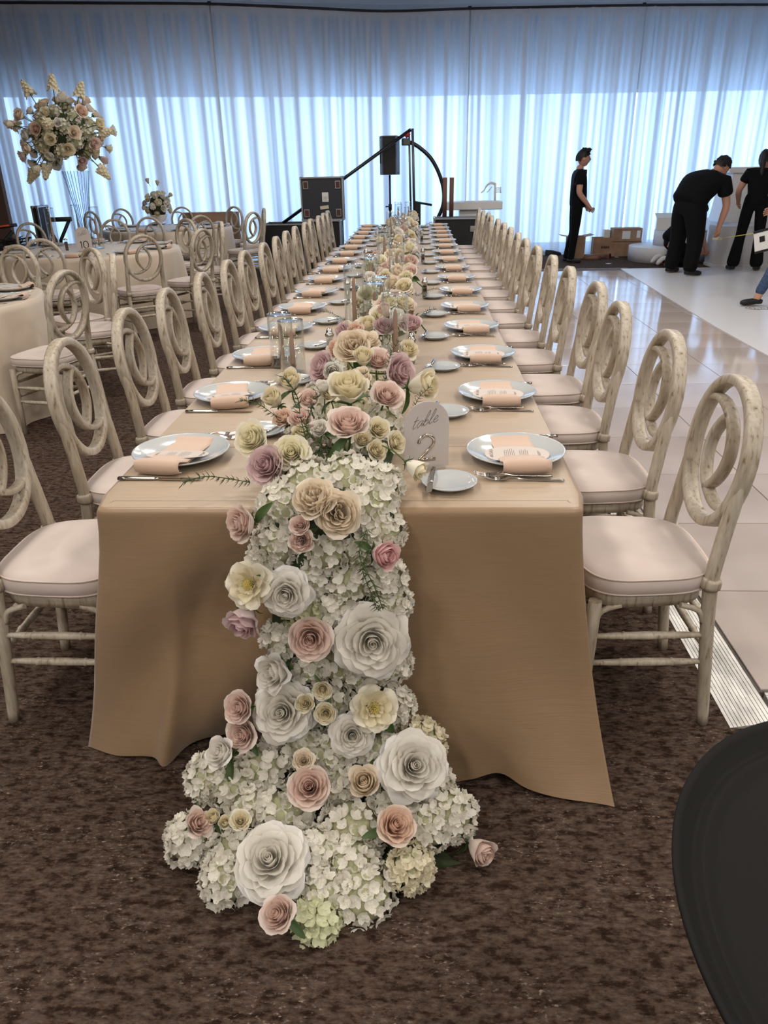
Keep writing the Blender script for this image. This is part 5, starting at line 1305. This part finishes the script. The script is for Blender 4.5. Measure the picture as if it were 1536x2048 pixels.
yq = 11.55; a = pxbox(1460, 338, 1560, 452, yq); t = thing('white_pedestal', 'tall white tapered pedestal standing on the stage', 'pedestal', (a[0]+.55, yq+.3, hs_+.001)); hh = a[3]-hs_
V_ = [(-.56, -.30, 0), (.56, -.30, 0), (.56, .30, 0), (-.56, .30, 0), (-.47, -.26, hh-.06), (.5, -.26, hh-.06), (.5, .26, hh-.06), (-.47, .26, hh-.06)]
MB().add(V_, [(3, 2, 1, 0), (4, 5, 6, 7), (0, 1, 5, 4), (1, 2, 6, 5), (2, 3, 7, 6), (3, 0, 4, 7)]).build('shaft', M['white'], t); MB().box((.0, 0, hh-.02), (1.10, .60, .08), 0, .004).build('cap', M['white'], t)
# ------------------------------------------------------------------ gear by the brown wall
a = pxbox(62, 413, 83, 492, 9.3); road_case('narrow upright road case beyond the numbered round table', a[0], a[1]+.05, 9.3, 9.62, 0, a[3])
t = thing('folding_stand', 'black folding gear stand beside the narrow road case', 'stand', (0, 0, 0)); ys = 9.9
MB().tube([at(84, 440, y=ys), at(142, 438, y=ys)], .032, 8, flat=(1, 1), upv=(0, 1, 0)).build('top_bar', M['black'], t)
for (u0, w0, u1, dy) in ((88, 442, 112, 0), (138, 441, 122, 0)):
    p = at(u0, w0, y=ys); q_ = at(u1, 480, y=ys); MB().tube([p, (q_.x, ys+dy, q_.z), (q_.x+(q_.x-p.x)*.8, ys, .01)], .024, 8).build('leg', M['black'], t)
t = thing('keyboard_stand', 'black x-stand holding an orange-striped keyboard by the brown wall', 'stand', (0, 0, 0)); yk = 8.6
p, q_ = at(-30, 458, y=yk), at(31, 450, y=yk); k_ = MB().tube([p, q_], .045, 8, flat=(1, .5)).build('keyboard', M['black'], t); MB().tube([p+Vector((0, -.05, .0)), q_+Vector((-.06, -.05, 0))], .012, 6).build('stripe', M['orange'] if 'orange' in M else M.setdefault('orange', mat('orange_stripe', (206, 84, 48), .6)), k_)
p = at(10, 458, y=yk); MB().tube([(p.x+.1, yk, p.z-.03), (p.x-.9, yk, .012)], .022, 8).build('leg', M['black'], t); MB().tube([(p.x-.7, yk+.05, p.z-.03), (p.x+.2, yk+.05, .012)], .022, 8).build('leg', M['black'], t)
rk = random.Random(4); pk = at(20, 482, y=7.9)
tt = thing('equipment_table', 'dark side table under the coiled cables by the brown wall', 'table', (pk.x-.25, 8.1, 0)); MB().box((0, 0, pk.z-.085), (.9, .55, .03), 0, .004).build('table_top', M['black'], tt)
for sx in (-1, 1):
    for sy in (-1, 1): MB().tube([(sx*.4, sy*.22, 0), (sx*.4, sy*.22, pk.z-.10)], .015, 8).build('leg', M['black'], tt)
pts = [(pk.x+rk.uniform(-.28, .16), 8.1+rk.uniform(-.12, .12), pk.z-.06+rk.uniform(0, .10)) for _ in range(26)]
tag(MB().tube(spline(pts, 6), .006, 5).build('coiled_cable', M['black']), 'tangle of black cable on the dark side table', 'cable')
pm = at(8, 440, y=10.75); struct('trim_2', MB().box((pm.x-.45, 10.95, ZC/2), (.9, .10, ZC)), M['brownwall'], 'brown wall return at the end of the sheer curtain')

# ------------------------------------------------------------------ people
def skinmesh(name, chains, mt, sub=2):
    """chains: list of [(pos, radius or (rx,ry)), ...]; a chain may start with an index tuple ('j', k) into earlier vertices"""
    V_ = []; E_l = []; R_l = []; key = {}
    for ch in chains:
        prev = None
        for pos, r in ch:
            kk = tuple(round(c, 4) for c in pos)
            if kk in key: i = key[kk]
            else:
                i = len(V_); key[kk] = i; V_.append(pos); R_l.append(r if isinstance(r, tuple) else (r, r))
            if prev is not None and prev != i: E_l.append((prev, i))
            prev = i
    me = bpy.data.meshes.new(name+'_src'); me.from_pydata(V_, E_l, []); ob = bpy.data.objects.new(name+'_src', me); COL.objects.link(ob)
    ob.modifiers.new('skin', 'SKIN'); ob.modifiers['skin'].use_smooth_shade = True
    sv = me.skin_vertices[0].data
    for i, r in enumerate(R_l): sv[i].radius = r
    sv[0].use_root = True
    s_ = ob.modifiers.new('sub', 'SUBSURF'); s_.levels = sub; s_.render_levels = sub
    dg = bpy.context.evaluated_depsgraph_get(); ev = ob.evaluated_get(dg); out = bpy.data.meshes.new_from_object(ev, depsgraph=dg)
    out.name = name; out.materials.clear(); out.materials.append(mt); out.polygons.foreach_set('use_smooth', [True]*len(out.polygons))
    bpy.data.objects.remove(ob); return out
def hand(wr, d, palm_n, side, r=1., curl=.5):
    """finger chains from a wrist point; d = direction of the hand, palm_n = palm normal"""
    d = Vector(d).normalized(); nrm = Vector(palm_n); nrm = (nrm-d*nrm.dot(d)).normalized(); sd = d.cross(nrm)*side
    w = Vector(wr); palm = w+d*.075; ch = [[(tuple(w), .024), (tuple(w+d*.035), (.030, .020)), (tuple(palm), (.034, .018))]]
    for k, (off, l) in enumerate(((-.030, .072), (-.010, .080), (.010, .074), (.030, .058))):
        b = palm+sd*off; p1 = b+d*l*.4+nrm*curl*.012; p2 = b+d*l*.72+nrm*curl*.034; p3 = b+d*l*.88+nrm*curl*.058
        ch.append([(tuple(palm), (.034, .018)), (tuple(b), .011), (tuple(p1), .0095), (tuple(p2), .0088), (tuple(p3), .0078)])
    t0 = w+d*.035; t1 = t0-sd*.035+d*.02+nrm*.008; t2 = t1-sd*.012+d*.03+nrm*.018*curl; ch.append([(tuple(t0), (.030, .020)), (tuple(t1), .012), (tuple(t2), .010)])
    return ch
def head_parts(root, c, fwd, up, hairstyle):
    """head with face, ears and hair; c = middle of the head"""
    f = Vector(fwd).normalized(); u = Vector(up); u = (u-f*u.dot(f)).normalized(); s = u.cross(f)
    Mx = Matrix((( f.x, s.x, u.x, c[0]), (f.y, s.y, u.y, c[1]), (f.z, s.z, u.z, c[2]), (0, 0, 0, 1)))
    mb = MB(); G = []
    for i in range(20):
        th = PI*i/19; row = []
        for k in range(24):
            a = 2*PI*k/24; x, y, z = math.sin(th)*math.cos(a), math.sin(th)*math.sin(a), math.cos(th)
            X = x*.098; Y = y*.076; Z = z*.118
            if z < 0: X *= 1+.22*z*(1 if x < 0 else .15); Y *= 1+.30*z*abs(z)          # jaw narrows, skull tucks in
            if x > .3:
                nz = math.exp(-((z+.08)/.20)**2-(y/.18)**2); X += .026*nz               # nose
                X += .007*math.exp(-((z+.44)/.10)**2-(y/.4)**2)                          # lips
                X += .012*math.exp(-((z+.80)/.16)**2-(y/.5)**2)                          # chin
                X += .006*math.exp(-((z-.20)/.10)**2)                                    # brow
                for sy in (-1, 1): X -= .012*math.exp(-((z-.03)/.10)**2-((y-sy*.42)/.16)**2)
            row.append((X, Y, Z))
        G.append(row)
    Gt = [list(r) for r in zip(*G)]; mb.grid(Gt, closeu=True)
    mb.xf(Mx); hd = mb.build('head', M['skin'], root)
    for sy in (-1, 1):
        e = MB().lathe([(.001, -.010), (.018, -.008), (.024, .0), (.018, .006), (.001, .002)], 10, sy=1.35); e.xf(Mx @ Matrix.Translation((-.004, sy*.078, -.005)) @ Matrix.Rotation(-sy*PI/2, 4, 'X')); e.build('ear', M['skin'], hd)
        e = MB().lathe([(.001, -.008), (.008, -.005), (.011, 0), (.008, .005), (.001, .008)], 8); e.xf(Mx @ Matrix.Translation((.078, sy*.032, .004))); e.build('eye', M['black'], hd)
        e = MB().tube([(.088, sy*.016, .024), (.089, sy*.034, .029), (.078, sy*.052, .022)], .0042, 5); e.xf(Mx); e.build('eyebrow', M['hair'], hd)
    e = MB().tube([(.093, -.022, -.052), (.101, 0, -.051), (.093, .022, -.052)], .0035, 5); e.xf(Mx); e.build('mouth', M['lip'], hd)
    hb = MB(); G = []; g = random.Random(8)
    for i in range(14):
        th = (PI*.62)*i/13; row = []
        for k in range(28):
            a = 2*PI*k/28; ca_ = math.cos(a); lim = .60 if ca_ > .7 else (.66 if ca_ > .25 else (.74 if ca_ > -.35 else .98)); t_ = th*lim
            if hairstyle == 'long' and math.cos(a) < .3: t_ = th*1.15
            k_ = 1.13+.05*math.sin(5*a+3*t_)+(.10*math.sin(9*a+7*t_)*math.sin(6*t_+2*a) if hairstyle == 'curly' else .03*g.random())
            x, y, z = math.sin(t_)*math.cos(a)*.102*k_, math.sin(t_)*math.sin(a)*.082*k_, math.cos(t_)*.118*k_*1.03
            row.append((x-.006, y, z+.004))
        G.append(row)
    Gt = [list(r) for r in zip(*G)]; hb.grid(Gt, closeu=True)
    if hairstyle == 'curly':
        for k in range(60):
            a = g.uniform(0, 6.28); t_ = g.uniform(.1, 1.7) if math.cos(a) < .3 else g.uniform(.1, 1.0); c0 = (math.sin(t_)*math.cos(a)*.113-.006, math.sin(t_)*math.sin(a)*.092, math.cos(t_)*.132)
            hb.lathe([(.001, -.016), (.014, -.010), (.019, 0), (.014, .010), (.001, .016)], 6, c0)
    if hairstyle == 'quiff':
        for k in range(26):
            y_ = g.uniform(-.055, .055); x_ = g.uniform(-.03, .09); hb.tube([(x_, y_, .105), (x_+.015, y_, .140+.01*g.random()), (x_+.035, y_*1.1, .132)], [.020, .018, .008], 6)
    if hairstyle == 'long': hb.tube(spline([(-.09, .0, .05), (-.13, .0, .0), (-.125, .01, -.12), (-.10, .01, -.24), (-.11, .0, -.30)], 4), [.05]*5+[.04]*5+[.03]*4+[.012]*3, 8)
    hb.xf(Mx); hb.build('hair', M['hair'], root); return hd
M['lip'] = mat('lips', (170, 104, 96), .6)
def person(label, pos, rz, sc, J, shirt, trouser, footwear, hairstyle, sleeve=.5, bare_ankle=False, flare=0, hem=.05, bulk=1., leg=1.):
    """J: joints in metres for a 1.72 m figure, x forwards, y to the left"""
    root = thing('person', label, 'person', pos, rz); root.scale = (sc,)*3
    g = {k: Vector(v) for k, v in J.items() if isinstance(v, tuple)}
    b = bulk
    up_ = (g['neck']-g['hip']).normalized()
    bel = Vector(J.get('belly', (0, 0, 0))); q = lambda f: tuple(g['hip'].lerp(g['neck'], f)+(bel if .2 < f < .6 else Vector()))
    tw, td = .150*b, .125*b
    ch = [[(tuple(g['hip']), (.10*b, .09*b)), (q(.35), (.095*b, .085*b)), (q(.75), (.11*b, .09*b)), (tuple(g['neck']), .064), (tuple(g['neck'].lerp(g['head'], .45)), .060)]]
    chest = q(.75); shp = []; trp = []
    for s in 'lr':
        sh, el, wr = g['sh_'+s], g['el_'+s], g['wr_'+s]
        ch.append([(chest, (.11*b, .09*b)), (tuple(sh), .056), (tuple(sh.lerp(el, .5)), .056), (tuple(el), .048), (tuple(el.lerp(wr, .35)), .048), (tuple(wr), .031)])
        d = g.get('hd_'+s, (wr-el)); pn = Vector(J.get('pn_'+s, (0, 1 if s == 'r' else -1, 0)))
        ch += hand(wr, d, pn, 1 if s == 'r' else -1, curl=J.get('curl', .7))
        kn, an = g['kn_'+s], g['an_'+s]; hp_ = g['hp_'+s]; toe = g['toe_'+s]
        ch.append([(tuple(g['hip']), (.10*b, .09*b)), (tuple(hp_), .080), (tuple(hp_.lerp(kn, .5)), .070), (tuple(kn), .056), (tuple(kn.lerp(an, .35)), .054), (tuple(an), .042), (tuple(an+Vector((0, 0, -.045))+(toe-an)*.15), .036), (tuple(toe), .024)])
        mid = sh.lerp(el, sleeve)
        shp.append([(chest, (tw, td)), (tuple(sh), .084*b**.5), (tuple(sh.lerp(el, sleeve*.6)), .083*b**.4), (tuple(mid), .082*b**.4)])
        hm = an+Vector((0, 0, hem)); bl = b**.6*leg
        trp.append([(tuple(g['hip']), (.150*b, .130*b)), (tuple(hp_), .118*bl), (tuple(hp_.lerp(kn, .5)), .108*bl), (tuple(kn), .086*bl+flare*.1), (tuple(kn.lerp(an, .45)), .080*bl+flare*.5), (tuple(hm), .074*bl+flare)])
    link('body', skinmesh('body', ch, M['skin']), root)
    link('shirt', skinmesh('shirt', [[(tuple(g['hip']-up_*.10), (.160*b, .140*b)), (tuple(g['hip']+up_*.02), (.160*b, .142*b)), (q(.35), (.152*b, .136*b)), (chest, (tw, td)), (tuple(g['neck']+up_*.005), .082*b**.3)]]+shp, shirt), root)
    link('trousers', skinmesh('trousers', [[(tuple(g['hip']+up_*.16), (.140*b, .12*b)), (tuple(g['hip']), (.150*b, .130*b))]]+trp, trouser), root)
    for s in 'lr':
        an, toe = g['an_'+s], g['toe_'+s]; d = (toe-an); d.z = 0; d.normalize(); hl = an+d*-.055
        z0 = min(toe.z, an.z-.07)
        pts = [(hl.x, hl.y, z0+.030), (an.x+d.x*.02, an.y+d.y*.02, z0+.034), (an.x+d.x*.10, an.y+d.y*.10, z0+.026), (an.x+d.x*.175, an.y+d.y*.175, z0+.016)]
        if J.get('shoe_'+s):
            pts = J['shoe_'+s]
        sb = MB().tube(spline(pts, 4), [.030, .036, .040, .043, .044, .044, .043, .044, .044, .043, .040, .032, .020], 10, flat=(1, .72)); sb.V = [(x, y, max(z, 0.0) if not J.get('shoe_'+s) else z) for x, y, z in sb.V]
        sb.build('shoe', footwear, root)
    head_parts(root, g['head'], J['face'], J.get('headup', (0, 0, 1)), hairstyle)
    return root
ZD = ZF+.0105
# standing man in black, side on
J = dict(hip=(0.02, 0, .93), neck=(.0, 0, 1.43), head=(.05, 0, 1.585), face=(1, 0, -.06), sh_l=(.0, .15, 1.36), sh_r=(.0, -.15, 1.36), el_l=(-.02, .20, 1.08), el_r=(-.015, -.20, 1.08), wr_l=(.17, .13, .88), wr_r=(.17, -.17, .88), hd_l=(.7, -.3, -.6), hd_r=(.75, .25, -.6), pn_l=(0, -1, 0), pn_r=(0, 1, 0),
         hp_l=(.0, .085, .88), hp_r=(.0, -.085, .88), kn_l=(.0, .09, .48), kn_r=(-.01, -.09, .48), an_l=(-.09, .10, .08), an_r=(-.05, -.10, .08), toe_l=(.07, .12, .03), toe_r=(.11, -.11, .03))
pm_ = at(1137, 525, z=0)
person('man in black tee and trousers standing side-on before the cartons', (pm_.x+.06, pm_.y+.02, 0), 0, 1.0, J, M['shirt'], M['trouser'], M['black'], 'quiff', .62, hem=-.05, leg=.80, bulk=1.06)
# man bending over to hold the tape
J = dict(hip=(-.02, 0, .90), neck=(.30, 0, 1.22), head=(.41, 0, 1.29), face=(.75, 0, -.65), headup=(.6, 0, .75), belly=(-.05, 0, .03), sh_l=(.24, .24, 1.15), sh_r=(.27, -.24, 1.12), el_l=(.32, .25, .86), el_r=(.36, -.25, .84), wr_l=(.36, .14, .62), wr_r=(.36, -.17, .58), hd_l=(.1, -.1, -1), hd_r=(.1, .1, -1), pn_l=(0, -1, 0), pn_r=(0, 1, 0),
         hp_l=(-.02, .11, .84), hp_r=(-.02, -.11, .84), kn_l=(.02, .16, .46), kn_r=(.03, -.16, .46), an_l=(-.03, .19, .08), an_r=(-.03, -.19, .08), toe_l=(.13, .23, .03), toe_r=(.14, -.21, .03))
fa1, fa2 = at(1345, 546, z=ZD), at(1385, 551, z=ZD); pc = (fa1+fa2)/2
person('heavyset man in black bending over with the tape measure', (pc.x-.02, pc.y+.02, ZD), rad(22), 1.08, J, M['shirt'], M['trouser'], M['black'], 'curly', .62, bulk=1.6, hem=-.05, leg=.95)
# woman in black with flared trousers, back to the viewer
J = dict(hip=(0, 0, .95), neck=(.13, -.03, 1.38), head=(.20, -.05, 1.51), face=(.8, -.25, -.45), headup=(.4, 0, .9), sh_l=(.10, .15, 1.33), sh_r=(.12, -.17, 1.32), el_l=(.13, .25, 1.10), el_r=(.16, -.30, 1.10), wr_l=(.30, .22, .95), wr_r=(.30, -.36, .88), hd_l=(.7, -.1, -.6), hd_r=(.6, .2, -.7),
         hp_l=(-.01, .09, .90), hp_r=(-.01, -.09, .90), kn_l=(.0, .13, .49), kn_r=(.0, -.12, .49), an_l=(-.03, .18, .08), an_r=(-.03, -.15, .08), toe_l=(.10, .22, .03), toe_r=(.12, -.19, .03))
fw1, fw2 = at(1468, 539, z=ZD), at(1503, 538, z=ZD); pc2 = (fw1+fw2)/2
person('woman in black blouse and flared black trousers leaning over the stage', (pc2.x-.02, pc2.y-.10, ZD), rad(72), .98, J, M['shirt'], M['trouser'], M['black'], 'long', .55, flare=.045, hem=-.05, bulk=.94, leg=.86)
# kneeling helper hidden behind the bending man, one sneaker showing
J = dict(hip=(0, 0, .42), neck=(.30, 0, .74), head=(.40, 0, .80), face=(.8, 0, -.5), headup=(.5, 0, .85), sh_l=(.25, .17, .70), sh_r=(.25, -.17, .70), el_l=(.40, .20, .46), el_r=(.40, -.20, .46), wr_l=(.52, .14, .26), wr_r=(.52, -.14, .26),
         hp_l=(.0, .10, .38), hp_r=(.0, -.10, .38), kn_l=(.34, .13, .09), kn_r=(.34, -.13, .09), an_l=(-.06, .12, .085), an_r=(-.06, -.12, .085), toe_l=(-.10, .13, .03), toe_r=(-.10, -.13, .03), curl=.6)
for s, y_ in (('l', .125), ('r', -.125)): J['shoe_'+s] = [(.0, y_, .10), (-.06, y_, .135), (-.14, y_, .12), (-.215, y_, .035)]
fk = at(1318, 535, z=0)
person('person in black kneeling in white sneakers behind the bending man', (fk.x+.17, fk.y+.16, .005), rad(4), 1.0, J, M['shirt'], M['trouser'], M['sneaker'] if 'sneaker' in M else M.setdefault('sneaker', mat('white_sneaker', (206, 204, 200), .6)), 'curly', .6, hem=.0)
# walker in blue jeans stepping in from the side, black flat on the near foot
J = dict(hip=(0, 0, .92), neck=(.02, 0, 1.42), head=(.06, 0, 1.58), face=(1, 0, -.1), sh_l=(.0, .16, 1.35), sh_r=(.0, -.16, 1.35), el_l=(-.02, .21, 1.08), el_r=(.0, -.21, 1.08), wr_l=(.20, .19, .98), wr_r=(.20, -.17, .98), hd_l=(.9, 0, -.2), hd_r=(.9, 0, -.2), pn_l=(0, -1, 0), pn_r=(0, 1, 0),
         hp_l=(.02, .085, .88), hp_r=(-.01, -.085, .88), kn_l=(.18, .09, .50), kn_r=(-.05, -.09, .48), an_l=(.34, .10, .085), an_r=(-.30, -.10, .12), toe_l=(.50, .11, .035), toe_r=(-.17, -.11, .03))
fj = at(1500, 612, z=ZD)
person('walker in blue jeans and black flat shoes stepping onto the white floor', (fj.x+.41, fj.y+.12, ZD), PI, 1.0, J, M['greytop'] if 'greytop' in M else M.setdefault('greytop', mat('grey_cotton_top', (110, 110, 116), .9)), M['jean'], M['black'], 'long', .5, hem=.02, bulk=.95, leg=.80)
# white panel with black edging carried by the walker, tape measure stretched to it
pa, pb2 = at(1512, 462, y=fj.y+.05), at(1560, 495, y=fj.y+.05)
t = thing('display_board', 'white board with black edges carried by the walker in jeans', 'board', ((pa.x+pb2.x)/2, fj.y+.05, (pa.z+pb2.z)/2)); t.rotation_euler = (0, rad(-14), 0)
w_, h = pb2.x-pa.x, .19
MB().box((0, 0, 0), (w_, .012, h)).build('board', M['paper'], t)
for s in (-1, 1): MB().box((0, -.001, s*(h/2+.011)), (w_, .018, .024)).build('edge_strip', M['black'], t)
MB().box((-w_*.22, -.007, .02), (.055, .004, .06)).build('square_mark', M['black'], t)
ta, tb_ = Vector((pc.x+.44, pc.y+.005, ZD+.475)), Vector((pa.x+.01, fj.y+.05, pa.z-.02))
t = thing('tape_measure', 'yellow tape measure stretched from the bending man to the white board', 'tape measure', ta)
MB().tube([(0, 0, 0), tb_-ta], .017, 4, flat=(1, .12)).build('blade', M['yellowtape'] if 'yellowtape' in M else M.setdefault('yellowtape', mat('yellow_tape_blade', (222, 206, 70), .5)), t)
MB().box((-.03, 0, 0), (.13, .03, .035), 0, .006).build('hook_block', M['tape'], t)
